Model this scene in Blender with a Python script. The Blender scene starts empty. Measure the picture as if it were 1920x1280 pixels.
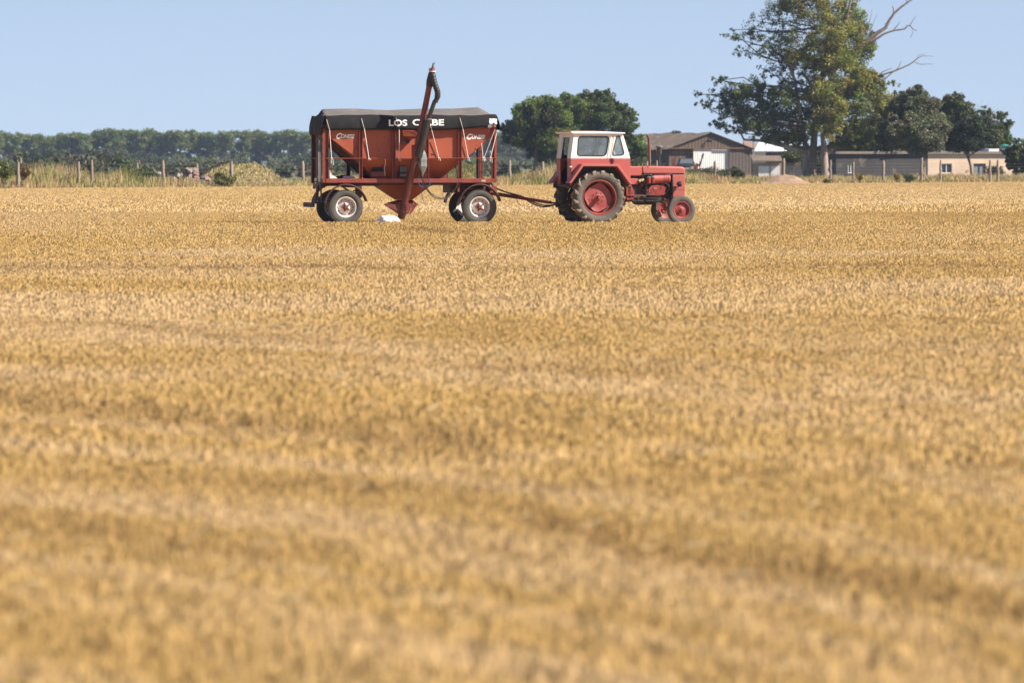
import bpy, math, random
import numpy as np
from mathutils import Vector, Matrix

random.seed(7)
rng = np.random.default_rng(11)
R = math.radians
scene = bpy.context.scene
col = scene.collection

# ------------------------------------------------------------------ camera
F = 10666.7            # focal length in pixels of a 1920 wide frame (200 mm on 36 mm)
CAM_H = 1.7
PITCH = math.atan((640 - 302) / F)
cd = bpy.data.cameras.new('camera')
cam = bpy.data.objects.new('camera', cd)
col.objects.link(cam)
cd.sensor_width = 36; cd.lens = 200
cd.clip_start = 0.5; cd.clip_end = 20000
cam.location = (0, 0, CAM_H)
cam.rotation_euler = (math.pi / 2 - PITCH, 0, 0)
cd.dof.use_dof = True
cd.dof.focus_distance = 152
cd.dof.aperture_fstop = 4.0
scene.camera = cam

# ------------------------------------------------------------------ light
SUN = Vector((1.78, -0.54, 1.62)).normalized()      # towards the sun
w = bpy.data.worlds.new('World'); scene.world = w; w.use_nodes = True
nt = w.node_tree; nt.nodes.clear()
out = nt.nodes.new('ShaderNodeOutputWorld'); bg = nt.nodes.new('ShaderNodeBackground')
sky = nt.nodes.new('ShaderNodeTexSky'); sky.sky_type = 'NISHITA'; sky.sun_disc = False
sky.sun_elevation = math.asin(SUN.z); sky.sun_rotation = math.atan2(SUN.x, SUN.y)
sky.air_density = 1.0; sky.dust_density = 0.25; sky.ozone_density = 3.0; sky.altitude = 0
tc = nt.nodes.new('ShaderNodeTexCoord')
mp = nt.nodes.new('ShaderNodeMapping'); mp.inputs['Location'].default_value = (0, 0, 0.12)
nt.links.new(tc.outputs['Generated'], mp.inputs['Vector'])
nt.links.new(mp.outputs['Vector'], sky.inputs['Vector'])
tn = nt.nodes.new('ShaderNodeMix'); tn.data_type = 'RGBA'; tn.blend_type = 'MULTIPLY'; tn.inputs[0].default_value = 1.0
tn.inputs[7].default_value = (0.96, 0.80, 0.775, 1)
nt.links.new(sky.outputs['Color'], tn.inputs[6]); nt.links.new(tn.outputs[2], bg.inputs['Color'])
nt.links.new(bg.outputs['Background'], out.inputs['Surface'])
bg.inputs['Strength'].default_value = 0.081
sd = bpy.data.lights.new('sun', 'SUN'); sd.energy = 5.0; sd.angle = R(0.53); sd.color = (1.0, 0.91, 0.78)
sun = bpy.data.objects.new('sun', sd); col.objects.link(sun)
sun.location = SUN * 300
sun.rotation_euler = (-SUN).to_track_quat('-Z', 'Y').to_euler()
scene.view_settings.view_transform = 'Standard'
scene.view_settings.look = 'None'
scene.view_settings.exposure = 1.25
scene.view_settings.gamma = 1.0
scene.cycles.transparent_max_bounces = 24
scene.cycles.volume_bounces = 0
scene.cycles.use_denoising = True

def at(px, py, Y):
    """world point seen at photo pixel (px, py) at depth Y metres"""
    dx = (px - 960) / F; dz = -(py - 640) / F
    c, s = math.cos(PITCH), math.sin(PITCH)
    fy = c + dz * s; fz = -s + dz * c
    t = Y / fy
    return Vector((dx * t, Y, CAM_H + fz * t))
def gy(py):
    """depth of the ground at photo row py"""
    return CAM_H * F / (py - 302)

# ------------------------------------------------------------------ materials
ALBEDO = 0.63      # all paint, plant and soil colours below are scaled by this
def mat(name, c1, rough=0.6, c2=None, scale=6.0, amount=1.0, bump=0.0, bscale=40.0, metal=0.0,
        c3=None, s3=25.0, t3=0.62, attr=False, coat=0.0, upn=0.0, stretch=None, spec=0.5, trans=0.0, world=False):
    c1, c2, c3 = [tuple(ALBEDO * x for x in c) if c is not None else None for c in (c1, c2, c3)]
    m = bpy.data.materials.new(name); m.use_nodes = True
    n = m.node_tree; ns = n.nodes; ls = n.links
    b = ns['Principled BSDF']; o = ns['Material Output']
    b.inputs['Roughness'].default_value = rough
    b.inputs['Metallic'].default_value = metal
    b.inputs['Specular IOR Level'].default_value = spec
    if coat: b.inputs['Coat Weight'].default_value = coat
    tcn = ns.new('ShaderNodeTexCoord')
    src = tcn.outputs['Object']
    if world:
        g = ns.new('ShaderNodeNewGeometry'); src = g.outputs['Position']
    if stretch:
        mpn = ns.new('ShaderNodeMapping'); mpn.inputs['Scale'].default_value = stretch
        ls.new(src, mpn.inputs['Vector']); src = mpn.outputs['Vector']
    colour = None
    if attr:
        a = ns.new('ShaderNodeAttribute'); a.attribute_name = 'tint'
        colour = a.outputs['Color']
    def noise(sc, det=5):
        x = ns.new('ShaderNodeTexNoise'); x.inputs['Scale'].default_value = sc
        x.inputs['Detail'].default_value = det; x.inputs['Roughness'].default_value = 0.6
        ls.new(src, x.inputs['Vector']); return x
    def mixc(f, a, bb):
        x = ns.new('ShaderNodeMix'); x.data_type = 'RGBA'
        for k, v in ((0, f), (6, a), (7, bb)):
            if hasattr(v, 'links'): ls.new(v, x.inputs[k])
            else: x.inputs[k].default_value = v if k == 0 else (*v, 1)
        return x.outputs[2]
    if c2 is not None:
        x = noise(scale)
        r = ns.new('ShaderNodeMapRange'); r.inputs['From Min'].default_value = 0.35; r.inputs['From Max'].default_value = 0.68
        r.inputs['To Max'].default_value = amount
        ls.new(x.outputs['Fac'], r.inputs['Value'])
        colour = mixc(r.outputs['Result'], colour if colour is not None else c1, c2)
        rr = ns.new('ShaderNodeMapRange'); rr.inputs['To Min'].default_value = max(0.05, rough - 0.1); rr.inputs['To Max'].default_value = min(1, rough + 0.2)
        ls.new(x.outputs['Fac'], rr.inputs['Value']); ls.new(rr.outputs['Result'], b.inputs['Roughness'])
    if c3 is not None:
        x = noise(s3, 6)
        r = ns.new('ShaderNodeMapRange'); r.inputs['From Min'].default_value = t3; r.inputs['From Max'].default_value = t3 + 0.06
        ls.new(x.outputs['Fac'], r.inputs['Value'])
        colour = mixc(r.outputs['Result'], colour if colour is not None else c1, c3)
    if colour is None: b.inputs['Base Color'].default_value = (*c1, 1)
    else: ls.new(colour, b.inputs['Base Color'])
    if bump:
        x = noise(bscale, 4); bp = ns.new('ShaderNodeBump'); bp.inputs['Strength'].default_value = bump
        bp.inputs['Distance'].default_value = 0.02
        ls.new(x.outputs['Fac'], bp.inputs['Height']); ls.new(bp.outputs['Normal'], b.inputs['Normal'])
    if upn:    # rounded stalks and blades: bend the flat blade's normal towards upright
        g2 = ns.new('ShaderNodeNewGeometry'); vm = ns.new('ShaderNodeVectorMath'); vm.operation = 'SCALE'; vm.inputs['Scale'].default_value = 1 - upn
        va = ns.new('ShaderNodeVectorMath'); va.inputs[1].default_value = (0, 0, upn); vn = ns.new('ShaderNodeVectorMath'); vn.operation = 'NORMALIZE'
        ls.new(g2.outputs['Normal'], vm.inputs[0]); ls.new(vm.outputs[0], va.inputs[0]); ls.new(va.outputs[0], vn.inputs[0]); ls.new(vn.outputs[0], b.inputs['Normal'])
    if trans:
        t = ns.new('ShaderNodeBsdfTranslucent'); mx = ns.new('ShaderNodeMixShader'); mx.inputs[0].default_value = trans
        if colour is None: t.inputs['Color'].default_value = (*c1, 1)
        else: ls.new(colour, t.inputs['Color'])
        ls.new(b.outputs[0], mx.inputs[1]); ls.new(t.outputs[0], mx.inputs[2]); ls.new(mx.outputs[0], o.inputs['Surface'])
    return m

def glass_mat(name, tint, dust, dustc=(0.45, 0.5, 0.52)):
    m = bpy.data.materials.new(name); m.use_nodes = True
    n = m.node_tree; ns = n.nodes; ls = n.links
    ns.remove(ns['Principled BSDF']); o = ns['Material Output']
    t = ns.new('ShaderNodeBsdfTransparent'); t.inputs['Color'].default_value = (*tint, 1)
    g = ns.new('ShaderNodeBsdfGlossy'); g.inputs['Roughness'].default_value = 0.05
    d = ns.new('ShaderNodeBsdfDiffuse'); d.inputs['Color'].default_value = (*dustc, 1)
    fr = ns.new('ShaderNodeFresnel'); fr.inputs['IOR'].default_value = 1.5
    m1 = ns.new('ShaderNodeMixShader'); m2 = ns.new('ShaderNodeMixShader')
    ls.new(fr.outputs[0], m1.inputs[0]); ls.new(t.outputs[0], m1.inputs[1]); ls.new(g.outputs[0], m1.inputs[2])
    tcn = ns.new('ShaderNodeTexCoord'); x = ns.new('ShaderNodeTexNoise'); x.inputs['Scale'].default_value = 5
    ls.new(tcn.outputs['Object'], x.inputs['Vector'])
    r = ns.new('ShaderNodeMapRange'); r.inputs['To Min'].default_value = dust * 0.5; r.inputs['To Max'].default_value = dust * 1.6
    ls.new(x.outputs['Fac'], r.inputs['Value']); ls.new(r.outputs['Result'], m2.inputs[0])
    ls.new(m1.outputs[0], m2.inputs[1]); ls.new(d.outputs[0], m2.inputs[2]); ls.new(m2.outputs[0], o.inputs['Surface'])
    return m

def metal_mat(name, c): return mat(name, c, 0.4, tuple(x * 0.6 for x in c), 12, 0.8, metal=0.7)

# ------------------------------------------------------------------ mesh helpers
class MB:
    def __init__(s): s.v = []; s.f = []
    def add(s, vs, fs):
        b = len(s.v); s.v += [tuple(v) for v in vs]; s.f += [tuple(i + b for i in f) for f in fs]; return s
    def box(s, c, d, M=None):
        x, y, z = d[0] / 2, d[1] / 2, d[2] / 2
        vs = [Vector((i, j, k)) for i in (-x, x) for j in (-y, y) for k in (-z, z)]
        if M is not None: vs = [M @ v for v in vs]
        vs = [v + Vector(c) for v in vs]
        return s.add(vs, [(0, 1, 3, 2), (4, 6, 7, 5), (0, 4, 5, 1), (2, 3, 7, 6), (0, 2, 6, 4), (1, 5, 7, 3)])
    def span(s, a, b):
        a, b = Vector(a), Vector(b); return s.box((a + b) / 2, [abs(t) for t in (b - a)])
    def bar(s, p, q, wd, ht, up=(0, 0, 1)):
        p, q = Vector(p), Vector(q); d = q - p; L = d.length; d.normalize(); up = Vector(up)
        if abs(d.dot(up)) > 0.99: up = Vector((0, 1, 0))
        sx = d.cross(up).normalized(); uz = sx.cross(d)
        return s.box((p + q) / 2, (L, wd, ht), Matrix((d, sx, uz)).transposed())
    def tube(s, pts, r, n=10, cap=True):
        pts = [Vector(p) for p in pts]; m = len(pts)
        rr = r if isinstance(r, (list, tuple)) else [r] * m
        t0 = (pts[1] - pts[0]).normalized()
        u = t0.orthogonal().normalized(); rings = []
        for i, p in enumerate(pts):
            t = (pts[min(i + 1, m - 1)] - pts[max(i - 1, 0)]).normalized()
            u = (u - t * u.dot(t)).normalized(); v = t.cross(u)
            rings.append([p + (u * math.cos(a) + v * math.sin(a)) * rr[i] for a in [2 * math.pi * k / n for k in range(n)]])
        vs = [x for rg in rings for x in rg]
        fs = [(i * n + k, i * n + (k + 1) % n, (i + 1) * n + (k + 1) % n, (i + 1) * n + k) for i in range(m - 1) for k in range(n)]
        if cap: fs += [tuple(range(n - 1, -1, -1)), tuple((m - 1) * n + k for k in range(n))]
        return s.add(vs, fs)
    def lathe(s, prof, c, axis='y', n=48, closed=False):
        """prof: list of (radius, offset along axis)"""
        vs = []; m = len(prof); c = Vector(c)
        for r, o in prof:
            for k in range(n):
                a = 2 * math.pi * k / n
                if axis == 'y': p = Vector((r * math.cos(a), o, r * math.sin(a)))
                elif axis == 'x': p = Vector((o, r * math.cos(a), r * math.sin(a)))
                else: p = Vector((r * math.cos(a), r * math.sin(a), o))
                vs.append(c + p)
        fs = [(i * n + k, i * n + (k + 1) % n, (i + 1) * n + (k + 1) % n, (i + 1) * n + k) for i in range(m - 1) for k in range(n)]
        if closed: fs += [((m - 1) * n + k, (m - 1) * n + (k + 1) % n, (k + 1) % n, k) for k in range(n)]
        return s.add(vs, fs)
    def cyl(s, p, q, r1, r2=None, n=20):
        return s.tube([p, q], [r1, r1 if r2 is None else r2], n)
    def prism(s, poly, f0, f1):
        """poly: 2-D points; f0/f1 map (u, v) to 3-D for the two faces"""
        n = len(poly)
        vs = [f0(*p) for p in poly] + [f1(*p) for p in poly]
        fs = [tuple(range(n)), tuple(range(2 * n - 1, n - 1, -1))] + [(i, i + n, (i + 1) % n + n, (i + 1) % n) for i in range(n)]
        return s.add(vs, fs)
    def xz(s, poly, y0, y1):
        return s.prism(poly, lambda u, v: (u, y0, v), lambda u, v: (u, y1, v))
    def yz(s, poly, x0, x1):
        return s.prism(poly, lambda u, v: (x0, u, v), lambda u, v: (x1, u, v))
    def ring(s, outer, inner, f0, f1):
        """plate bounded by outer polygon with a hole (both star-shaped about the hole's middle)"""
        cx = sum(p[0] for p in inner) / len(inner); cy = sum(p[1] for p in inner) / len(inner)
        ang = sorted([math.atan2(p[1] - cy, p[0] - cx) for p in outer] + [math.atan2(p[1] - cy, p[0] - cx) for p in inner])
        a2 = []
        for a in ang:
            if not a2 or a - a2[-1] > 1e-3: a2.append(a)
        def hit(poly, a):
            dx, dy = math.cos(a), math.sin(a); best = 0
            for i in range(len(poly)):
                x1, y1 = poly[i][0] - cx, poly[i][1] - cy
                x2, y2 = poly[(i + 1) % len(poly)][0] - cx, poly[(i + 1) % len(poly)][1] - cy
                ex, ey = x2 - x1, y2 - y1
                den = dx * ey - dy * ex
                if abs(den) < 1e-12: continue
                t = (x1 * ey - y1 * ex) / den; uu = (x1 * dy - y1 * dx) / den
                if t > 0 and -1e-6 <= uu <= 1 + 1e-6: best = max(best, t)
            return (cx + dx * best, cy + dy * best)
        O = [hit(outer, a) for a in a2]; I = [hit(inner, a) for a in a2]; n = len(a2)
        vs = [f0(*p) for p in O] + [f0(*p) for p in I] + [f1(*p) for p in O] + [f1(*p) for p in I]
        fs = []
        for i in range(n):
            j = (i + 1) % n
            fs += [(i, j, n + j, n + i), (2 * n + j, 2 * n + i, 3 * n + i, 3 * n + j), (i, 2 * n + i, 2 * n + j, j), (n + i, n + j, 3 * n + j, 3 * n + i)]
        return s.add(vs, fs)
    def build(s, name, m, parent=None, smooth=None, bevel=0.0, loc=None, label=None, mods=None):
        me = bpy.data.meshes.new(name); me.from_pydata(s.v, [], s.f); me.validate()
        import bmesh
        bm = bmesh.new(); bm.from_mesh(me); bmesh.ops.recalc_face_normals(bm, faces=bm.faces); bm.to_mesh(me); bm.free()
        me.materials.append(m)
        if smooth is not None:
            me.shade_smooth(); me.set_sharp_from_angle(angle=R(smooth))
        o = bpy.data.objects.new(name, me); col.objects.link(o)
        if parent: o.parent = parent
        if loc is not None: o.location = loc
        if bevel:
            b = o.modifiers.new('bevel', 'BEVEL'); b.width = bevel; b.segments = 2; b.limit_method = 'ANGLE'; b.angle_limit = R(40)
        if label: o['label'] = label
        return o

def rounded(poly, r, n=4):
    """round the corners of a 2-D polygon"""
    outp = []; m = len(poly)
    for i in range(m):
        p = Vector(poly[i]); a = Vector(poly[i - 1]) - p; b = Vector(poly[(i + 1) % m]) - p
        d = min(r, a.length * 0.45, b.length * 0.45)
        A = p + a.normalized() * d; B = p + b.normalized() * d
        for k in range(n + 1):
            t = k / n
            q = A * (1 - t) ** 2 + p * 2 * t * (1 - t) + B * t * t
            outp.append((q.x, q.y))
    return outp

def tag(o, label=None, cat=None, group=None, kind=None):
    if label: o['label'] = label
    if cat: o['category'] = cat
    if group: o['group'] = group
    if kind: o['kind'] = kind
    return o
def empty(name, loc, rz=0, label=None, cat=None, group=None):
    o = bpy.data.objects.new(name, None); o.empty_display_size = 0.3; col.objects.link(o)
    o.location = loc; o.rotation_euler = (0, 0, rz)
    return tag(o, label, cat, group)
def copy_tree(o, parent=None):
    c = o.copy(); col.objects.link(c); c.parent = parent
    for ch in list(o.children): copy_tree(ch, c)
    return c

def quads(name, V, tint, m, parent=None, smooth=False):
    """V (N,4,3) corner points, tint (N,3) colours -> one mesh"""
    N = len(V); me = bpy.data.meshes.new(name)
    me.vertices.add(N * 4); me.vertices.foreach_set('co', V.reshape(-1).astype(np.float32))
    me.loops.add(N * 4); me.loops.foreach_set('vertex_index', np.arange(N * 4, dtype=np.int32))
    me.polygons.add(N); me.polygons.foreach_set('loop_start', np.arange(0, N * 4, 4, dtype=np.int32))
    me.polygons.foreach_set('loop_total', np.full(N, 4, dtype=np.int32))
    at_ = me.color_attributes.new('tint', 'FLOAT_COLOR', 'POINT')
    c = np.ones((N, 4, 4), dtype=np.float32); c[:, :, :3] = np.clip(tint * ALBEDO, 0, 1)[:, None, :]
    at_.data.foreach_set('color', c.reshape(-1))
    me.update(calc_edges=True); me.materials.append(m)
    o = bpy.data.objects.new(name, me); col.objects.link(o)
    if parent: o.parent = parent
    return o

def vnoise(x, y, seed=0, octaves=1):
    """value noise in [0,1]"""
    r_ = np.random.default_rng(seed); T = r_.random((256, 256)); res = np.zeros_like(x, dtype=float); amp = 1; tot = 0
    for _ in range(octaves):
        xi = np.floor(x).astype(int); yi = np.floor(y).astype(int); fx = x - xi; fy = y - yi
        fx = fx * fx * (3 - 2 * fx); fy = fy * fy * (3 - 2 * fy)
        a = T[xi & 255, yi & 255]; b = T[(xi + 1) & 255, yi & 255]; c = T[xi & 255, (yi + 1) & 255]; d = T[(xi + 1) & 255, (yi + 1) & 255]
        res += amp * ((a * (1 - fx) + b * fx) * (1 - fy) + (c * (1 - fx) + d * fx) * fy)
        tot += amp; amp *= 0.5; x = x * 2.03 + 17; y = y * 2.03 + 9
    return res / tot

# ------------------------------------------------------------------ ground
def edge_y(X):
    """depth of the far edge of the stubble field: an oblique straight line"""
    A, B = EDGE_A, EDGE_B
    return np.maximum(A[1] + (B[1] - A[1]) * (X - A[0]) / (B[0] - A[0]), 305.0)
EDGE_A = (-32.0, 355.0); EDGE_B = (41.0, 462.0)
M_ground = mat('dry_ground', (0.16, 0.14, 0.06), 0.95, (0.07, 0.09, 0.03), 0.05, c3=(0.28, 0.22, 0.12), s3=0.4, t3=0.55, world=True)
g = MB().add([(-4000, -200, -0.03), (4000, -200, -0.03), (4000, 9000, -0.03), (-4000, 9000, -0.03)], [(0, 1, 2, 3)])
tag(g.build('ground', M_ground), 'dry grassy ground reaching the horizon behind the field', 'ground', kind='structure')
M_soil = mat('straw_soil', (0.70, 0.47, 0.18), 0.95, (0.62, 0.41, 0.155), 0.6, c3=(0.72, 0.52, 0.24), s3=3, t3=0.5, bump=0.4, bscale=12, world=True)
f_ = MB().add([(-300, -100, 0), (300, -100, 0), (300, float(edge_y(300)), 0), (-66, 305, 0), (-300, 305, 0)], [(0, 1, 2, 3, 4)])
tag(f_.build('field', M_soil), 'straw covered soil of the harvested wheat field', 'field', kind='structure')

# ------------------------------------------------------------------ stubble
M_stub = mat('stubble', (0.6, 0.4, 0.15), 0.6, attr=True, spec=0.2, trans=0.25, upn=0.7)
def blades(x, y, h, hw, tint, lean=0.25, zbase=0.0, taper=0.6, yaw=None):
    n = len(x)
    if yaw is None: yaw = rng.uniform(-1.0, 1.0, n)
    cx, sx = np.cos(yaw) * hw, np.sin(yaw) * hw
    lx = rng.normal(0, lean, n) * h; ly = rng.normal(0, lean, n) * h
    V = np.empty((n, 4, 3)); z = zbase if np.ndim(zbase) else np.full(n, zbase)
    V[:, 0] = np.stack([x - cx, y - sx, z - 0.01], 1); V[:, 1] = np.stack([x + cx, y + sx, z - 0.01], 1)
    V[:, 2] = np.stack([x + lx + cx * taper, y + ly + sx * taper, z + h], 1)
    V[:, 3] = np.stack([x + lx - cx * taper, y + ly - sx * taper, z + h], 1)
    return V
TRACKS = [  # darker wheel tracks / gaps in the stubble: (points in the ground plane, half width, strength)
    ([(0, 505), (250, 506), (620, 503), (760, 508)], 6, .8),
    ([(900, 506), (1300, 509), (1700, 500), (1920, 503)], 5.0, 0.55),
    ([(60, 606), (200, 607), (500, 640), (640, 642)], 9, 0.6),
    ([(700, 600), (1000, 612), (1400, 600), (1920, 612)], 6, 0.3),
    ([(780, 433), (835, 437)], 5, 0.9), ([(520, 432), (600, 430)], 3, 0.5),
    ([(0, 750), (120, 765), (380, 800), (640, 815), (900, 850)], 24, 0.8),
    ([(1000, 990), (1150, 1035), (1300, 1070), (1500, 1095), (1700, 1120), (1900, 1160)], 26, 0.8),
    ([(0, 1010), (300, 1040), (600, 1060)], 26, 0.45),
    ([(100, 900), (500, 925), (1000, 940), (1500, 900), (1920, 880)], 16, 0.35),
    ([(900, 700), (1300, 690), (1900, 640)], 12, 0.3)]
PALE = [([(0, 940), (300, 965), (700, 1000), (1100, 1075), (1500, 1140), (1800, 1240)], 26, 1.0),
        ([(0, 590), (500, 640), (900, 690), (1300, 740), (1900, 760)], 34, 0.8),
        ([(300, 480), (700, 475), (1200, 482), (1900, 474)], 7, 0.6),
        ([(600, 386), (760, 388), (900, 392)], 5, 0.7), ([(1350, 380), (1500, 384), (1800, 378)], 4, 0.7),
        ([(0, 850), (400, 880), (800, 890), (1300, 850)], 20, 0.5)]
def strips(x, y, L):
    """each strip is a band lying on the field, given by where its middle runs"""
    px = 960 + F * x / y; py = 302 + CAM_H * F / y; res = np.zeros_like(x)
    for pts, hw, st in L:
        X = [p[0] for p in pts]; Yp = np.interp(px, X, [p[1] for p in pts])
        wob = (vnoise(px / 60, py * 0 + hw, 5, 2) - 0.5) * hw * 0.7
        d = np.abs(py - Yp - wob) / hw
        endf = np.clip(np.minimum(px - X[0] + 60, X[-1] + 60 - px) / 60, 0, 1)
        if X[0] <= 0: endf = np.clip((X[-1] + 60 - px) / 60, 0, 1)
        if X[-1] >= 1900: endf = np.clip((px - X[0] + 60) / 60, 0, 1) if X[0] > 0 else np.ones_like(px)
        res = np.maximum(res, np.exp(-d * d * 1.2) * st * endf * (0.55 + 0.75 * vnoise(px / 35, py / 9, 8, 2)))
    return res
def stubble_zone(y0, y1, n, hmean, hw, margin, var=1.0):
    # even density over the ground, widening with distance
    u = rng.random(n); y = np.sqrt(y0 ** 2 + u * (y1 ** 2 - y0 ** 2))
    x = rng.uniform(-1, 1, n) * (0.0915 * y + margin)
    keep = y < edge_y(x) - 0.3; x, y = x[keep], y[keep]
    # drill rows 0.19 m apart, running almost across the view
    rowdir = 0.05; v = y + rowdir * x; v = np.round(v / 0.19) * 0.19 + rng.normal(0, 0.035, len(v)); y = v - rowdir * x
    n = len(x)
    dark = strips(x, y, TRACKS); pale = strips(x, y, PALE)
    cell = vnoise(x * 0.5, y * 0.12, 3, 3); fine = vnoise(x * 26.0, y * 3.0, 4, 3); streak = vnoise(x * 0.03 + 3, y * 0.28, 6, 3); sx_ = F * x / y; sy_ = CAM_H * F / y; screen = vnoise(sx_ / 900 + 5, (sy_ - sx_ * np.clip(sy_ - 250, 0, 600) * .00035) / 30, 31, 4)
    hmean = np.interp(y, [18, 40, 60, 140, 175, 300], [.070, .052, .045, .062, .055, .028]) + .045 * np.exp(-((y - 148.2) / 2.2) ** 2); var = np.interp(y, [20, 60, 110, 185, 320], [.35, .38, .38, .32, .2])
    h = hmean * (0.75 + 0.5 * rng.random(n)) * (1 - 0.55 * pale) * (0.94 + 0.12 * cell) * (0.86 + 0.28 * fine)
    h = h * np.where(dark > 0.4, 1 - 0.35 * dark, 1)
    gold = np.array([0.67, 0.435, 0.155]); palec = np.array([0.76, 0.525, 0.27]); dk = np.array([0.42, 0.255, 0.095])
    p = np.clip(pale * 1.3 + 0.25 + (streak - 0.5) * 1.0 + (screen - 0.5) * 2.4 + rng.normal(0, 0.2, n), 0, 1)[:, None]
    d = np.clip(dark * 1.0 + np.clip(0.36 - fine, 0, 1) * 0.8 * var + np.clip(0.44 - screen, 0, 1) * 1.5 + rng.normal(0, 0.12, n) * var, 0, 1)[:, None]
    tint = (gold * (1 - p) + palec * p) * (1 - d) + dk * d
    tint *= 1.2 * (1 + rng.uniform(-0.12, 0.13, n) * var)[:, None]
    br = rng.random(n) < 0.006; tint[br] = np.array([0.74, 0.58, 0.34])
    V = blades(x, y, h, hw * rng.uniform(0.6, 1.5, n), tint, 0.22)
    return V, tint
parts = [stubble_zone(15, 30, 170000, 0.09, 0.0035, 1.5, .8), stubble_zone(30, 60, 280000, 0.09, 0.005, 2.5, .7),
         stubble_zone(60, 110, 380000, 0.085, 0.0065, 4, .6), stubble_zone(110, 185, 560000, 0.075, 0.008, 5, .45),
         stubble_zone(185, 480, 420000, 0.075, 0.013, 8, .2)]
V = np.concatenate([p[0] for p in parts]); T = np.concatenate([p[1] for p in parts])
tag(quads('wheat_stubble', V, T, M_stub), 'golden cut wheat stubble covering the whole field', 'stubble', kind='stuff')

# a few loose pale straws and chaff lying on the stubble
n = 1500; y = 20 * (20 ** rng.random(n)); x = rng.uniform(-1, 1, n) * (0.0915 * y + 3)
k = y < edge_y(x) - 2; x, y = x[k], y[k]; n = len(x)
L = rng.uniform(0.02, 0.07, n); a = rng.uniform(0, math.pi, n); sc_ = 0.002 + y * 0.00004
c = np.stack([x, y, np.full(n, 0.08)], 1); dv = np.stack([np.cos(a) * L, np.sin(a) * L, rng.normal(0, 0.25, n) * L], 1); up = np.stack([0 * x, sc_ * 0.3, sc_], 1)
V = np.stack([c - dv - up, c + dv - up, c + dv + up, c - dv + up], 1)
tag(quads('loose_straw', V, np.array([0.70, 0.56, 0.34]) * rng.uniform(0.8, 1.1, n)[:, None], M_stub), 'pale loose straws scattered over the stubble', 'straw', kind='stuff')

# ------------------------------------------------------------------ verge of tall grass
M_grass = mat('verge_grass', (0.3, 0.3, 0.1), 0.8, attr=True, trans=0.25, spec=0.2, upn=0.4)
def grass_patch(name, x, y, h, tint, hw, label, zb=0.0, lean=0.2):
    V = blades(x, y, h, hw, tint, lean, zbase=zb, taper=0.15)
    return tag(quads(name, V, tint, M_grass), label, 'grass', kind='stuff')
def hfield(px):
    """typical height of the verge plants along the far edge"""
    return 0.95 * np.interp(px, [0, 30, 60, 100, 135, 180, 240, 330, 400, 540, 600, 930, 960, 1040, 1200, 1290, 1330, 1380, 1480, 1600, 1920],
                         [.6, .7, 1.2, 1.25, 1.1, .8, .9, .6, .30, .30, .6, .55, .6, 1.15, 1.1, .75, .75, .5, .42, .48, .5])
n = 110000
x = rng.uniform(-48, 56, n); dep = rng.random(n) ** 1.1 * 26; y = edge_y(x) + dep - 0.8
px = 960 + F * x / y
pn = vnoise(x * 0.35, y * 0.3, 21, 3); pf = vnoise(x * 1.3, y * 0.9, 22, 2)
front = np.clip(dep / 3.0, 0, 1)
h = hfield(px) * (0.35 + 0.65 * front) * (0.45 + 1.1 * pn) * (0.55 + 0.9 * pf) * rng.uniform(0.5, 1.15, n)
tan = np.array([0.56, 0.39, 0.17]); pink = np.array([0.46, 0.27, 0.14]); green = np.array([0.20, 0.22, 0.05]); olive = np.array([0.44, 0.36, 0.13]); pale = np.array([0.56, 0.43, 0.20])
q = vnoise(x * 0.22 + 40, y * 0.25, 23, 3)[:, None]; q2 = vnoise(x * 0.9, y * 0.5, 24, 2)[:, None]
t1 = np.where(q > 0.5, olive, tan); t1 = np.where(q2 > 0.62, green, t1); t1 = np.where((q2 < 0.35), pink, t1)
t1 = np.where((rng.random(n) < 0.2)[:, None], pale, t1)
t1 = t1 * (1 - np.clip(1 - h / 0.35, 0, 1)[:, None]) + (pale * 0.9) * np.clip(1 - h / 0.35, 0, 1)[:, None]
t1 *= rng.uniform(0.75, 1.2, n)[:, None]
grass_patch('tall_grass', x, y, h, t1, rng.uniform(0.012, 0.035, n), 'tall dry grass and weeds along the far edge of the field')
# seed heads standing above it
n = 9000; x = rng.uniform(-48, 56, n); y = edge_y(x) + rng.random(n) * 20 + 1; px = 960 + F * x / y
k = rng.random(n) < vnoise(x * 0.5, y * 0.4, 27, 2) * 1.3 * np.clip(hfield(px) - 0.3, 0, 1); x, y, px = x[k], y[k], px[k]; n = len(x)
h = hfield(px) * rng.uniform(0.75, 1.25, n)
grass_patch('seed_grass', x, y, h, np.array([0.52, 0.37, 0.24]) * rng.uniform(0.8, 1.2, n)[:, None], rng.uniform(0.02, 0.05, n), 'pinkish dry seed heads rising above the verge grass', lean=0.1)

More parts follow.
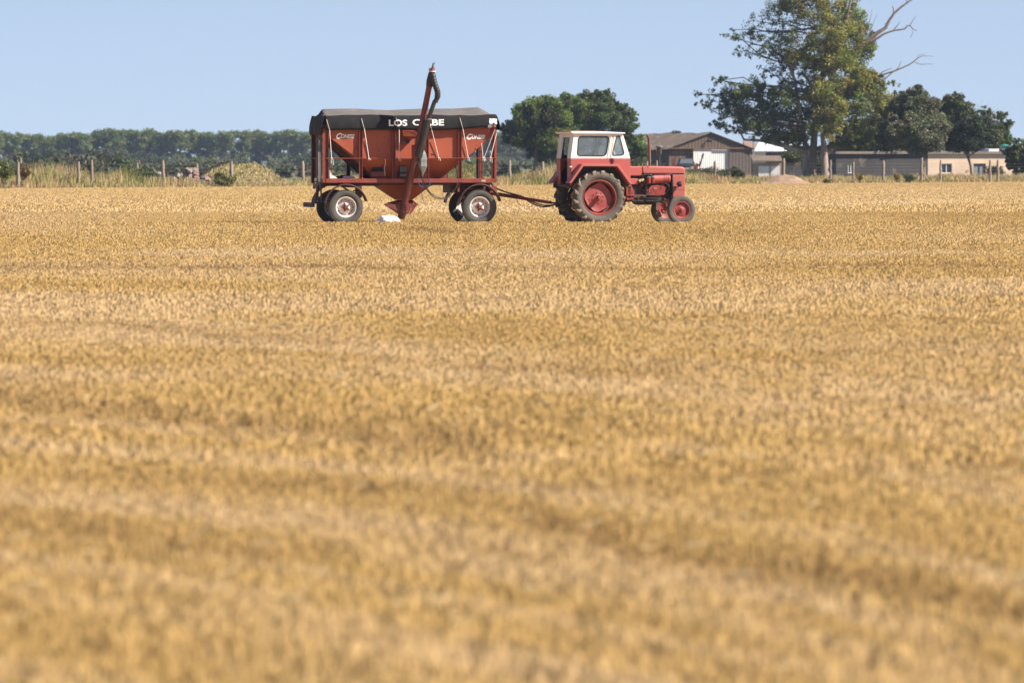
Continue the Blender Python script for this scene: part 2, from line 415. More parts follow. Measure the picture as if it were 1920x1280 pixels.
# ------------------------------------------------------------------ foliage
M_leaf = mat('leaves', (0.08, 0.1, 0.03), 0.55, attr=True, trans=0.34, spec=0.35)
M_bark = mat('bark', (0.16, 0.12, 0.09), 0.9, (0.30, 0.25, 0.20), 2.0, stretch=(1, 1, 0.25), bump=0.6, bscale=8)
M_bark_pale = mat('pale_bark', (0.62, 0.50, 0.42), 0.9, (0.28, 0.20, 0.16), 1.6, stretch=(1, 1, 0.25), bump=0.6, bscale=8)
M_dead = mat('dead_wood', (0.30, 0.24, 0.20), 0.9, (0.18, 0.14, 0.12), 2.0)
def foliage(name, blobs, m, parent, leaf, per, base, clumps=1.0, spread=0.16, var=0.35, flat=0.7, droop=0.0):
    """blobs: (centre, rx, ry, rz, density, colour or None); leaves gathered in clumps through each lobe"""
    Vs, Ts, cl = [], [], []
    for (c, rx, ry, rz, dens, bc) in blobs:
        bc = np.array(bc if bc is not None else base)
        vol = (rx * ry * rz) ** (1 / 3)
        nc = max(6, int(clumps * 26 * dens))
        d = rng.normal(size=(nc, 3)); d /= np.linalg.norm(d, axis=1)[:, None]
        rr = rng.random(nc) ** 0.45 * rng.uniform(0.8, 1.12, nc)
        cc = np.array(c) + d * rr[:, None] * np.array([rx, ry, rz])
        ct = bc * (1 + rng.normal(0, var, nc))[:, None].clip(0.45, 1.8) * (1 + rng.normal(0, 0.09, (nc, 3)))
        cr = vol * spread * rng.uniform(0.7, 1.7, nc)
        k = int(per * dens)
        idx = np.repeat(np.arange(nc), k); n = len(idx)
        p = rng.normal(size=(n, 3)); p /= np.linalg.norm(p, axis=1)[:, None]
        p *= (rng.random(n) ** 0.4)[:, None] * cr[idx][:, None]; p[:, 2] *= flat
        p[:, 2] -= droop * cr[idx] * rng.random(n)
        pos = cc[idx] + p
        a = rng.normal(size=(n, 3)); a /= np.linalg.norm(a, axis=1)[:, None]
        b = rng.normal(size=(n, 3)); b -= a * (a * b).sum(1)[:, None]; b /= np.linalg.norm(b, axis=1)[:, None]
        s_ = leaf * rng.uniform(0.6, 1.4, n)[:, None]
        Vs.append(np.stack([pos - a * s_, pos - b * s_ * 0.5, pos + a * s_, pos + b * s_ * 0.5], 1))
        Ts.append(ct[idx] * rng.uniform(0.75, 1.3, n)[:, None]); cl.append((c, cc[::3]))
    quads(name, np.concatenate(Vs), np.concatenate(Ts), m, parent)
    return cl
def wiggle(p, q, n, amp):
    p, q = Vector(p), Vector(q); L = (q - p).length; pts = []
    for i in range(n + 1):
        t = i / n; o = Vector((random.gauss(0, 1), random.gauss(0, 1), random.gauss(0, 0.6))) * amp * L * math.sin(math.pi * t) ** 0.5 if 0 < i < n else Vector((0, 0, 0))
        pts.append(p.lerp(q, t) + o)
    return pts
def limbs(mb, root_pts, radii, cl, r0, sub=6):
    """trunk polyline plus a limb into every lobe and twigs into its clumps"""
    mb.tube(root_pts, radii, 10)
    for c, cc in cl:
        c = Vector(c); st = min(root_pts[1:], key=lambda p: (Vector(p) - c).length + 0.7 * max(0, p[2] - c.z + 0.1))
        mb.tube(wiggle(st, c, 5, 0.06), [r0 * (1 - 0.13 * i) for i in range(6)], 6)
        for q in list(cc)[:sub]:
            mb.tube(wiggle(c, q, 3, 0.08), [r0 * 0.35, r0 * 0.25, r0 * 0.18, r0 * 0.1], 5)
def pxblobs(L, Y, scale=1.0, dens=1.0):
    """lobes given as (px, py, rx, ry, depth offset m, density, colour)"""
    k = Y / F; res = []
    for b in L:
        px, py, rx, ry = b[:4]; dy = b[4] if len(b) > 4 else 0; de = b[5] if len(b) > 5 else 1; bc = b[6] if len(b) > 6 else None
        p = at(px, py, Y + dy)
        res.append(((p.x, p.y, p.z), rx * k * scale, (rx + ry) * 0.5 * k * scale, ry * k * scale, de * dens, bc))
    return res
def tree(name, Y, base_px, trunk, blobs, label, cat='tree', group=None, leaf=0.12, per=60, colr=(0.07, 0.09, 0.03), bark=None, r=0.2, sub=6, **kw):
    """trunk: list of (px, py, radius m) from the foot up"""
    g0 = at(base_px, 302, Y); t = empty(name, (g0.x, Y, 0), 0, label, cat, group)
    off = np.array([g0.x, Y, 0.0])
    extra = []
    for b in blobs:      # ragged sprays of leaves round every lobe
        for k_ in range(1 if name == 'eucalyptus_tree' else 3):
            a_ = random.uniform(-math.pi * 1.05, .05); f_ = random.uniform(.85, 1.15); q_ = random.uniform(.22, .4)
            extra.append((b[0] + math.cos(a_) * b[2] * f_, b[1] + math.sin(a_) * b[3] * f_, b[2] * q_, b[3] * q_, (b[4] if len(b) > 4 else 0) + random.uniform(-.5, .5), .22 * (b[5] if len(b) > 5 else 1), b[6] if len(b) > 6 else None))
    blobs = blobs + extra
    bl = [((b[0][0] - off[0], b[0][1] - off[1], b[0][2]), *b[1:]) for b in pxblobs(blobs, Y)]
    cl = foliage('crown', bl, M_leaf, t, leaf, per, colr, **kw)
    mb = MB(); pts = []; rad = []
    for px, py, rr in trunk:
        p = at(px, py, Y) - Vector(off); pts.append(p); rad.append(rr)
    pts[0].z = -0.2
    limbs(mb, pts, rad, cl, r, sub)
    mb.build('trunk', bark or M_bark, t, smooth=60)
    return t

# the big half-bare tree
OL = (0.30, 0.30, 0.068); OG = (0.22, 0.26, 0.062); DK = (0.165, 0.205, 0.06); GB = (0.12, 0.16, 0.055)  # light and shade put into lobe colours: olive sunward, dark away from it
YB = 500
big = tree('eucalyptus_tree', YB, 1535,
    [(1521, 338, 0.50), (1522, 310, 0.42), (1525, 280, 0.34), (1528, 240, 0.26), (1535, 180, 0.24), (1548, 120, 0.26), (1555, 60, 0.2), (1552, 0, 0.14), (1550, -50, 0.08)],
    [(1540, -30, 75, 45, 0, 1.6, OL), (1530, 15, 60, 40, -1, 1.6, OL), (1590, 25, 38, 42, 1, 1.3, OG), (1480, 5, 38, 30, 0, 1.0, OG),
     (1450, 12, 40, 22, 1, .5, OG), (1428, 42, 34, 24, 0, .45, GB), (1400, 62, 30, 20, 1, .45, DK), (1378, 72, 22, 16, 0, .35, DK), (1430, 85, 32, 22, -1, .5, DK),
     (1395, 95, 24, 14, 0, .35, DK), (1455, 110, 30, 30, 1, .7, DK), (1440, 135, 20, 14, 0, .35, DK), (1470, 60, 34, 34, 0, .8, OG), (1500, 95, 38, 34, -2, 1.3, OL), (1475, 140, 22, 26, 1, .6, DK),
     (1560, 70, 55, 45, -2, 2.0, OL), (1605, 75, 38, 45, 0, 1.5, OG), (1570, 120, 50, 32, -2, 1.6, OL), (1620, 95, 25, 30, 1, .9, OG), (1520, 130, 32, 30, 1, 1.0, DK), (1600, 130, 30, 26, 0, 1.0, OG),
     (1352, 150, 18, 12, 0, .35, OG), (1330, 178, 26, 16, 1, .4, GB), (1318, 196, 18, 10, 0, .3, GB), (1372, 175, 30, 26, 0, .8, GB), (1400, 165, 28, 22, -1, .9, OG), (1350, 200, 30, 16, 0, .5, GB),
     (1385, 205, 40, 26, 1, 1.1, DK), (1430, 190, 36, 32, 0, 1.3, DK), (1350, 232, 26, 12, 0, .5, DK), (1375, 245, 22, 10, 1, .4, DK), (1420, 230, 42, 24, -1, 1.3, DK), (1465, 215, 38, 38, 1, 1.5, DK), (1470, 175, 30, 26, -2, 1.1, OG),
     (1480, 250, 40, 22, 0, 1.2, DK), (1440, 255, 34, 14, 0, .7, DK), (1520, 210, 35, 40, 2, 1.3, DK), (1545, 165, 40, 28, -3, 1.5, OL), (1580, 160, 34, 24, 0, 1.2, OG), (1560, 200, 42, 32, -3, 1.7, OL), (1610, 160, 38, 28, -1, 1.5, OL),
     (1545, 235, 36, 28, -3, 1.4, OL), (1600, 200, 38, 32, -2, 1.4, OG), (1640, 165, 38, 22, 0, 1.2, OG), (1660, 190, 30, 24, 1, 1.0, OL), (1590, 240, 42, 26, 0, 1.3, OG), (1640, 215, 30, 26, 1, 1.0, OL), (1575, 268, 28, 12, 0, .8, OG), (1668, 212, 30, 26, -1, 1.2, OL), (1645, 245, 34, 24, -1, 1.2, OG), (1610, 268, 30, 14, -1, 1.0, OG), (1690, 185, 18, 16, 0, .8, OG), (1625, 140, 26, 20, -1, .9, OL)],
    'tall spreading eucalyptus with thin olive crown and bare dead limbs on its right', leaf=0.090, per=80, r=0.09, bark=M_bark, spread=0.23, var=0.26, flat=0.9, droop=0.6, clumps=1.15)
off = Vector((big.location.x, YB, 0))
mb = MB()
def stem(pts, Y=YB, n=7):
    P = [at(a, b, Y + (c_[0] if c_ else 0)) - off for a, b, r_, *c_ in pts]
    mb.tube(P, [p[2] for p in pts], n)
stem([(1549, 338, .42, -1), (1547, 318, .34, -1), (1545, 295, .34, -1), (1545, 278, .26, -1), (1542, 250, .2)], n=10)
stem([(1508, 337, .30, 1), (1511, 300, .26, 1), (1509, 262, .24, 1), (1500, 215, .2), (1490, 150, .14), (1470, 100, .1)], n=9)
stem([(1548, 290, .22), (1575, 268, .20), (1600, 230, .16), (1612, 190, .12), (1605, 150, .08)])
stem([(1510, 285, .2), (1470, 274, .18), (1430, 264, .15), (1395, 262, .11), (1382, 235, .07), (1372, 200, .04)])
stem([(1490, 283, .12), (1455, 268, .10), (1434, 257, .08), (1425, 250, .05)])
mb.build('trunk', M_bark_pale, big, smooth=60)
mb = MB()
DL = [[(1555, 140, .24), (1590, 105, .2), (1628, 77, .17), (1645, 62, .15), (1660, 53, .13), (1668, 38, .11), (1676, 26, .09), (1688, 15, .08), (1700, 6, .065), (1712, -2, .05), (1730, -14, .03)],
      [(1676, 26, .06), (1675, 16, .05), (1673, 11, .02)], [(1660, 53, .07), (1662, 47, .05), (1660, 44, .03)],
      [(1632, 78, .12), (1645, 72, .10), (1657, 64, .08), (1668, 60, .07), (1678, 57, .07), (1689, 56, .06), (1697, 54, .06), (1701, 49, .055), (1706, 48, .05), (1711, 54, .04), (1719, 58, .025)],
      [(1706, 48, .03), (1712, 38, .025), (1717, 31, .012)], [(1712, 57, .02), (1710, 66, .02), (1706, 72, .01)], [(1675, 57, .04), (1683, 48, .03), (1688, 40, .012)], [(1701, 6, .04), (1698, -6, .03), (1700, -15, .02)],
      [(1600, 175, .14), (1625, 155, .11), (1644, 144, .085), (1662, 138, .07), (1678, 133, .065), (1690, 128, .055), (1702, 123, .05), (1713, 116, .045), (1721, 109, .035), (1729, 105, .025), (1750, 106, .01)],
      [(1650, 152, .06), (1662, 146, .05), (1672, 137, .04), (1684, 128, .03), (1690, 115, .015)], [(1715, 117, .03), (1727, 121, .025), (1740, 120, .02), (1751, 121, .01)],
      [(1638, 150, .05), (1655, 135, .035), (1672, 128, .02)], [(1627, 60, .04), (1629, 45, .03), (1633, 32, .02), (1635, 17, .01)], [(1630, 62, .035), (1637, 45, .02), (1645, 26, .01)],
      [(1578, 60, .14), (1588, 35, .11), (1592, 15, .09), (1597, -5, .07)], [(1585, 40, .07), (1600, 22, .05), (1606, 12, .02)],
      [(1512, 78, .03), (1520, 105, .06), (1530, 122, .1), (1545, 135, .13)], [(1495, 138, .06), (1505, 138, .1), (1515, 150, .14), (1526, 170, .16)],
      [(1618, 52, .03), (1622, 40, .02), (1628, 30, .01)], [(1720, 108, .02), (1722, 104, .015), (1736, 101, .008)]]
for l in DL: stem([(p_[0], p_[1], p_[2] * 1.15) for p_ in l], YB - 1)
mb.build('dead_limb', M_dead, big, smooth=60)

GY = (0.19, 0.205, 0.105); DG = (0.12, 0.15, 0.055); MG = (0.13, 0.175, 0.055)
tree('olive_tree', 490, 1730, [(1733, 338, .2), (1731, 300, .16), (1728, 270, .14), (1720, 230, .1), (1712, 190, .06)],
     [(1712, 185, 26, 20, 0, 1.2, GY), (1695, 205, 28, 22, 1, 1.2, GY), (1730, 205, 30, 24, -1, 1.3, GY), (1675, 235, 30, 22, 0, 1.2, (0.09, 0.10, 0.06)), (1745, 225, 26, 22, 0, 1.2, GY), (1710, 240, 38, 26, -2, 1.8, GY),
      (1690, 262, 28, 18, -1, 1.2, GY), (1735, 262, 34, 18, -1, 1.3, GY), (1755, 245, 24, 24, 0, 1.1, GY), (1722, 278, 26, 12, -1, .9, GY), (1665, 262, 22, 20, 2, 1.0, DG)],
     'grey green olive like tree with rounded drooping crown behind the braced fence post', leaf=0.10, per=150, r=.06, sub=3, spread=.40, var=.22)
tree('dark_green_tree', 530, 1660, [(1650, 336, .2), (1655, 290, .16), (1660, 240, .1)],
     [(1650, 215, 30, 30, 0, 1.2, DG), (1640, 250, 34, 26, 0, 1.5, DG), (1670, 270, 36, 18, 0, 1.4, DG), (1610, 262, 34, 20, 2, 1.3, MG), (1590, 275, 28, 10, 0, 1.0, (0.075, .12, .03)), (1690, 235, 26, 30, 3, 1.2, DG), (1565, 288, 26, 12, 4, 1.0, DG), (1525, 290, 26, 14, 5, 1.0, DG), (1495, 285, 22, 14, 5, .9, DG), (1625, 278, 30, 8, 2, 1.0, DG), (1685, 276, 26, 10, 2, 1.0, DG), (1740, 278, 20, 8, 3, .9, DG)],
     'dark bushy tree between the big eucalyptus and the grey green tree', leaf=0.11, per=120, r=.07, sub=3, spread=.40)
tree('leaning_tree', 500, 1822, [(1824, 337, .14), (1820, 310, .12), (1815, 295, .11), (1808, 280, .09), (1800, 240, .06)],
     [(1788, 192, 20, 16, 0, 1.1, DG), (1775, 205, 24, 16, 2, 1.1, DG), (1800, 210, 26, 20, 0, 1.2, DG), (1782, 235, 26, 20, 0, 1.2, DG), (1812, 240, 32, 18, -1, 1.3, (0.065, .09, .045)), (1840, 236, 26, 22, 1, 1.2, (0.065, .09, .045)),
      (1795, 262, 34, 18, 0, 1.3, DG), (1832, 262, 30, 18, -1, 1.3, (0.065, .09, .045)), (1770, 262, 24, 20, 1, 1.1, DG), (1816, 277, 34, 8, 0, .9, DG), (1858, 255, 22, 20, 1, 1.0, DG), (1765, 225, 22, 24, 2, 1.0, DG), (1765, 270, 26, 12, 1, 1.0, DG)],
     'dark round crowned tree with thin leaning trunk in front of the beige house', leaf=0.10, per=140, r=.06, sub=3, spread=.40)
tree('small_loose_tree', 540, 1878, [(1872, 336, .12), (1874, 300, .1), (1876, 260, .07)],
     [(1878, 218, 12, 8, 0, .7, MG), (1872, 235, 12, 10, 0, .7, MG), (1888, 235, 11, 9, 0, .6, MG), (1880, 252, 16, 12, 0, .9, MG), (1868, 268, 18, 12, 0, 1.0, DG), (1890, 265, 12, 10, 0, .7, MG), (1848, 212, 12, 10, 3, .6, MG), (1852, 230, 16, 10, 2, .8, DG)],
     'small loose leafed tree at the right end of the tree group', leaf=0.11, per=90, r=.05, sub=4, spread=.42)
tree('roadside_bush', 480, 1905, [(1905, 338, .1), (1905, 300, .07)],
     [(1900, 285, 16, 14, 0, 1.1, DG), (1915, 280, 18, 18, 1, 1.1, DG), (1908, 308, 20, 18, 0, 1.2, DG), (1926, 300, 18, 26, 0, 1.2, DG), (1895, 305, 8, 14, 0, .7, (0.06, .06, .035))],
     'dark bush at the right edge hiding the end of the beige house', 'bush', leaf=0.12, per=80, r=.03, sub=2, spread=.3)
# leafless twiggy tree
t = empty('bare_tree', (at(1845, 302, 560).x, 560, 0), 0, 'leafless twiggy tree showing above the dark crowns', 'tree')
mb = MB(); o_ = Vector(t.location)
mb.tube([at(1845, 335, 560) - o_, at(1842, 290, 560) - o_, at(1838, 245, 560) - o_], [.16, .13, .1], 7)
for i in range(95):
    a = random.uniform(-1.35, 1.35); L = random.uniform(20, 54); sx = 1838 + random.uniform(-4, 4); sy = 240 + random.uniform(-8, 14)
    ex = sx + math.sin(a) * L * 0.8; ey = sy - math.cos(a) * L
    p = at(sx, sy, 560) - o_; q = at(ex, ey, 560 + random.uniform(-1.5, 1.5)) - o_
    mb.tube(wiggle(p, q, 4, 0.05), [.03, .022, .017, .012, .006], 4)
mb.build('trunk', M_dead, t)

# group behind the tractor
MT = (0.165, 0.225, 0.045); MD = (0.10, 0.14, 0.038)
tree('round_broadleaf_tree', 560, 1010, [(1003, 334, .26), (1005, 300, .2), (1010, 255, .15), (1010, 215, .1)],
     [(1000, 200, 24, 18, 0, 1.1, MT), (1025, 196, 24, 18, 1, 1.1, MT), (978, 210, 18, 16, 0, .9, MT), (985, 235, 30, 22, 0, 1.3, MT), (1020, 228, 34, 24, -1, 1.5, (0.10, .12, .035)), (968, 258, 22, 20, 1, 1.0, MD), (1000, 262, 34, 22, 0, 1.4, (0.10, .12, .035)),
      (1035, 262, 30, 24, -1, 1.3, MT), (1040, 290, 26, 16, 0, 1.0, MD), (1008, 290, 26, 12, 1, .8, MD), (962, 232, 12, 10, 0, .5, MT), (1048, 200, 24, 18, 0, 1.0, MT), (1055, 235, 26, 26, 0, 1.1, MT), (948, 245, 12, 14, 2, .5, MD)],
     'leafy round tree behind the back of the tractor cab', leaf=0.105, per=140, r=.08, sub=4, spread=.38)
tree('tall_broadleaf_tree', 575, 1100, [(1100, 334, .3), (1102, 290, .24), (1105, 240, .18), (1110, 205, .1)],
     [(1097, 182, 16, 12, 0, .8, MT), (1115, 190, 22, 18, 0, 1.1, MD), (1135, 186, 22, 14, 1, 1.0, MD), (1090, 205, 26, 20, -1, 1.2, MT), (1130, 212, 34, 22, 0, 1.4, MD), (1060, 195, 24, 16, 0, 1.0, MT), (1075, 228, 30, 24, 0, 1.3, MT),
      (1110, 240, 36, 24, 1, 1.4, MD), (1060, 262, 34, 26, 1, 1.3, MD), (1110, 275, 40, 26, 0, 1.4, MD)],
     'tallest dark broadleaf tree rising behind the tractor cab roof', leaf=0.105, per=130, r=.09, sub=4, spread=.38)
tree('wide_broadleaf_tree', 590, 1160, [(1160, 334, .25), (1160, 290, .2), (1160, 240, .12)],
     [(1158, 205, 18, 14, 0, .9, MT), (1172, 220, 22, 16, 0, 1.0, MT), (1150, 230, 28, 20, -1, 1.2, (0.075, .105, .03)), (1185, 232, 12, 12, 0, .6, MT), (1175, 246, 22, 14, 0, 1.0, MD), (1150, 262, 34, 20, 0, 1.3, MD), (1190, 268, 22, 14, 1, 1.0, MT), (1170, 290, 34, 20, 1, 1.2, MD), (1200, 285, 18, 16, 0, .9, MT)],
     'wide dark tree to the right behind the tractor cab beside the barn', leaf=0.105, per=130, r=.08, sub=4, spread=.38)
for (px, py, rx, lab) in [(1205, 256, 20, 'low light green tree rising over the left end of the barn roof'), (1262, 251, 26, 'pale green tree top just above the barn ridge'), (1470, 252, 44, 'green tree top behind the white roofed shed')]:
    tree('distant_tree', 760, px, [(px, 326, .2), (px, py + 20, .12)], [(px, py + 6, rx * .6, 9, 0, 1.1, (0.12, .15, .06)), (px - rx * .5, py + 16, rx * .6, 12, 0, 1.1, (0.10, .13, .05)), (px + rx * .5, py + 14, rx * .6, 12, 0, 1.1, (0.10, .13, .05)), (px, py + 34, rx, 22, 0, 1.4, MD)],
         lab, leaf=0.2, per=60, r=.08, sub=2, spread=.3)

# ------------------------------------------------------------------ windbreak far behind, tree by tree
WB = 1500
def wtree(v):
    t = empty('windbreak_tree', (0, WB, 0)); h = 8.3; s = F / WB
    bl = []
    for i in range(9):
        a = random.uniform(0, 6.28); z = random.uniform(4.6, 8.0) if i else 7.6; rr = 1.9 * (1 - ((z - 5.6) / 4.6) ** 2) ** 0.5 if abs(z - 5.6) < 4.5 else .6
        bl.append(((math.cos(a) * rr * .62, math.sin(a) * rr * .62, z), random.uniform(.9, 1.4), random.uniform(.9, 1.3), random.uniform(.7, 1.2), .8, None))
    for i in range(6 + v % 3):
        a = random.uniform(0, 6.28); bl.append(((math.cos(a) * 1.3, math.sin(a) * 1.0, random.uniform(1.2, 4.8)), random.uniform(.8, 1.3), .9, random.uniform(.7, 1.1), .75, (0.15, .18, .06)))
    cl = foliage('crown', bl, M_leaf, t, 0.2, 30, (0.19, 0.245, 0.065), spread=.48, var=.25)
    mb = MB(); limbs(mb, [Vector((0, 0, -.2)), Vector((.1, 0, 2)), Vector((-.05, 0, 4)), Vector((.1, 0, 6)), Vector((0, 0, 7.4))], [.28, .24, .2, .14, .08], cl, .08, 1)
    mb.build('trunk', M_bark, t); return t
wt = [wtree(i) for i in range(6)]
tops = [(0, 247), (30, 250), (70, 253), (85, 257), (130, 252), (165, 249), (200, 243), (235, 243), (262, 242), (290, 248), (330, 246), (365, 245), (395, 253), (418, 247), (450, 244), (490, 249), (530, 246), (547, 243), (560, 254), (585, 248), (760, 250), (940, 248), (1020, 252)]
px = -8; i = 0; first = {}
LM = [(40, 'at the left edge'), (150, 'above the leftmost posts'), (260, 'in its tallest stretch'), (380, 'above the rubble'), (545, 'above the grassy mound'), (600, 'just left of the trailer'), (770, 'behind the left half of the trailer'), (940, 'behind the right half of the trailer'), (1100, 'between trailer and tractor')]
cnt = {}
ORD = ['first', 'second', 'third', 'fourth', 'fifth', 'sixth', 'seventh', 'eighth', 'ninth', 'tenth', 'eleventh', 'twelfth', 'thirteenth', 'fourteenth', 'fifteenth', 'sixteenth', 'seventeenth', 'eighteenth', 'nineteenth', 'twentieth']
wl = []
while px < 1050:
    top = np.interp(px, [a for a, b in tops], [b for a, b in tops]) + random.uniform(-2.5, 2.5)
    v = i % 6
    if v in first: o = copy_tree(wt[v])
    else: o = wt[v]; first[v] = 1
    Y = WB + random.uniform(-12, 12); p = at(px, top, Y)
    sc = p.z / 8.6; wd = random.uniform(.95, 1.25)
    o.location = (p.x, Y, 0); o.scale = (sc * wd, sc * wd, sc); o.rotation_euler = (0, 0, random.uniform(0, 6.28)) if v in first and i >= 6 else (0, 0, random.uniform(0, 6.28))
    wl.append((px, o)); px += random.uniform(13, 20); i += 1
for px, o in wl:
    lm = next(t for e, t in LM if px < e); cnt[lm] = cnt.get(lm, 0) + 1
    tag(o, '%s far windbreak tree from the left %s' % (ORD[cnt[lm] - 1], lm), 'tree', 'trees of the far windbreak row')
# scrub in front of its foot
bl = [((random.uniform(-150, 60), 1440 + random.uniform(-30, 20), random.uniform(.6, 1.9)), random.uniform(2.5, 5), 2.5, random.uniform(.8, 1.6), .7, None) for _ in range(110)]
bl += [((at(x_, 302, 1250).x + random.uniform(-3, 3), 1250, random.uniform(1.2, h_)), 3.0, 2.0, 1.5, .8, (0.075, .10, .035)) for x_, h_ in [(70, 4.2), (80, 3.8), (95, 3.4), (180, 4.0), (200, 3.6), (215, 3.0), (265, 2.6), (560, 2.4), (640, 2.2), (300, 2.0)] for _ in range(3)]
for i in range(150):
    px_ = random.choice([random.uniform(-20, 620), random.uniform(-20, 620), random.uniform(620, 1050)]); Y_ = random.uniform(560, 720); hh = random.uniform(.5, 1.1) * (1.5 if px_ < 240 else 1.05)
    bl.append(((at(px_, 302, Y_).x, Y_, hh * .7), random.uniform(1.0, 2.2), 1.2, hh, .5, random.choice([(0.08, .105, .045), (0.10, .13, .05), (0.13, .10, .06)])))
o = foliage('scrub', bl, M_leaf, None, 0.3, 16, (0.15, 0.17, 0.07), spread=.4, var=.25)
tag([x for x in col.objects if x.name.startswith('scrub')][0], 'dark low scrub filling the foot of the far windbreak', 'scrub', kind='stuff')

# ------------------------------------------------------------------ shrubs by the fence
def shrub(px, py, rx, ry, Y, colr, label, name='shrub', leaf=.07, per=70, group=None):
    g0 = at(px, 302, Y); t = empty(name, (g0.x, Y, 0), 0, label, 'shrub', group); k = Y / F
    bl = []
    for i in range(5):
        a = i * 1.3; c = at(px + math.cos(a) * rx * .5, py + math.sin(a * 1.7) * ry * .35, Y)
        bl.append(((c.x - g0.x, math.sin(a) * rx * k * .5, max(.1, c.z)), rx * k * .6, rx * k * .5, ry * k * .6, .5, None))
    cl = foliage('crown', bl, M_leaf, t, leaf, per, colr, spread=.6, var=.25)
    mb = MB()
    for c, cc in cl: mb.tube(wiggle((0, 0, -.1), c, 3, .06), [.03, .025, .015, .01], 5)
    mb.build('stem', M_bark, t); return t
ye = lambda px: float(edge_y(at(px, 302, 400).x))
shrub(8, 318, 16, 24, ye(8) + 5, (.16, .20, .05), 'green shrub at the left edge of the photograph')
shrub(43, 320, 11, 16, ye(43) + 6, (.20, .13, .05), 'reddish brown shrub around the two leftmost posts')
shrub(172, 312, 7, 14, ye(170) + 8, (.12, .13, .05), 'small green vine clump on a post at the left')
shrub(258, 325, 34, 12, ye(258) + 10, (.09, .13, .04), 'low spreading green bush left of the rubble heap')
shrub(421, 337, 20, 16, ye(421) + 2, (.17, .19, .05), 'dark green shrub at the foot of the grassy mound')
shrub(1345, 325, 24, 12, ye(1345) + 12, (.09, .12, .04), 'green weeds in front of the white barn doors')
shrub(1382, 325, 13, 14, ye(1382) + 8, (.09, .11, .035), 'green shrub right of the white barn doors')
shrub(1310, 324, 26, 8, ye(1310) + 22, (.09, .12, .05), 'low green bush in front of the parked dark car')
shrub(1205, 306, 20, 9, ye(1205) + 30, (.10, .12, .05), 'pale bush between cab and barn wall')
shrub(1612, 331, 7, 8, ye(1612) + 2, (.34, .26, .05), 'yellow flowering weed beside the second right fence post', leaf=.05)
shrub(1682, 331, 5, 7, ye(1682) + 2, (.34, .26, .05), 'yellow flowering weed between the middle right fence posts', leaf=.05)
shrub(1551, 341, 6, 6, ye(1551) + 1, (.13, .16, .03), 'small bright green weed below the pale tree trunk', leaf=.05)
shrub(1705, 333, 10, 8, ye(1705) + 4, (.08, .12, .05), 'green weed left of the braced fence post', leaf=.05)
shrub(1865, 322, 16, 12, 512, (.10, .09, .06), 'brownish bush by the right end of the house wall', leaf=.09, per=90)
shrub(1527, 306, 26, 24, 516, (.05, .065, .03), 'dark bush filling the gap behind the stems of the big eucalyptus', leaf=.09, per=130)
shrub(1485, 294, 20, 14, 520, (.11, .13, .03), 'rounded olive bush beside the white shed', 'round_bush', leaf=.1, per=110)

# ------------------------------------------------------------------ mounds
def mound(name, prof, Y, depth, m, label, cat, seed, grass=None):
    """prof: (px, py) silhouette; a heap with its crest along it"""
    xs = np.linspace(prof[0][0], prof[-1][0], 60); top = np.interp(xs, [p[0] for p in prof], [p[1] for p in prof])
    V = []; nx, ny = 60, 24
    for j in range(ny):
        v = j / (ny - 1) * 2 - 1; fall = max(0, 1 - abs(v) ** 1.6)
        for i in range(nx):
            p = at(xs[i], top[i], Y); nz = float(vnoise(np.array([xs[i] * .08]), np.array([v * 3.0 + 7]), seed, 3)[0]) - .5
            V.append((p.x, Y + v * depth, max(-.02, p.z * fall + nz * .28 * fall) if fall > 0 else -.05))
    mb = MB().add(V, [(j * nx + i, j * nx + i + 1, (j + 1) * nx + i + 1, (j + 1) * nx + i) for j in range(ny - 1) for i in range(nx - 1)])
    o = mb.build(name, m, smooth=80); tag(o, label, cat); Va = np.array(V)
    if grass:
        n, hh, hw, cols, lab = grass
        idx = rng.integers(0, len(Va), n); b = Va[idx] + np.stack([rng.normal(0, .12, n), rng.normal(0, .12, n), np.zeros(n)], 1)
        k = Va[idx][:, 2] > .05; b = b[k]; n = len(b)
        t = np.array(cols)[(vnoise(b[:, 0] * 1.1, b[:, 1] * .8, seed + 1, 2) * len(cols) * .999).astype(int)] * rng.uniform(.75, 1.25, n)[:, None]
        tag(quads(name + '_grass', blades(b[:, 0], b[:, 1], hh * rng.uniform(.4, 1.5, n), hw, t, .3, zbase=b[:, 2], taper=.2), t, M_grass), lab, 'grass', kind='stuff')
    return o
M_dirt = mat('mound_earth', (.50, .38, .18), .95, (.34, .29, .11), 1.2, bump=.7, bscale=5, c3=(.26, .24, .09), s3=2.2, t3=.56)
M_red = mat('red_earth', (.46, .30, .19), .95, (.30, .19, .12), 1.5, bump=.8, bscale=5)
mound('grassy_mound', [(372, 346), (385, 334), (400, 322), (425, 312), (445, 309.5), (458, 311.5), (470, 309.5), (480, 308.5), (492, 315), (505, 325), (522, 335), (545, 342), (575, 347)], 385, 5, M_dirt,
      'large grass covered earth mound left of the trailer', 'mound', 5, (16000, .11, .035, [(.30, .28, .10), (.52, .40, .19), (.40, .34, .14), (.62, .47, .26), (.50, .38, .20)], 'dry grass growing on the big earth mound'))
mound('dirt_mound', [(1424, 345), (1440, 338), (1460, 330), (1478, 327.5), (1490, 329), (1505, 337), (1518, 344)], 425, 2.5, M_red, 'low reddish heap of bare earth in front of the white doors', 'mound', 9)
mound('far_mound', [(820, 330), (845, 312), (868, 308), (882, 314), (892, 326), (905, 340)], 400, 3, M_dirt, 'small grassy mound seen through the trailer frame', 'mound', 12,
      (5000, .2, .03, [(.17, .17, .055), (.30, .24, .08)], 'grass on the small mound behind the trailer'))
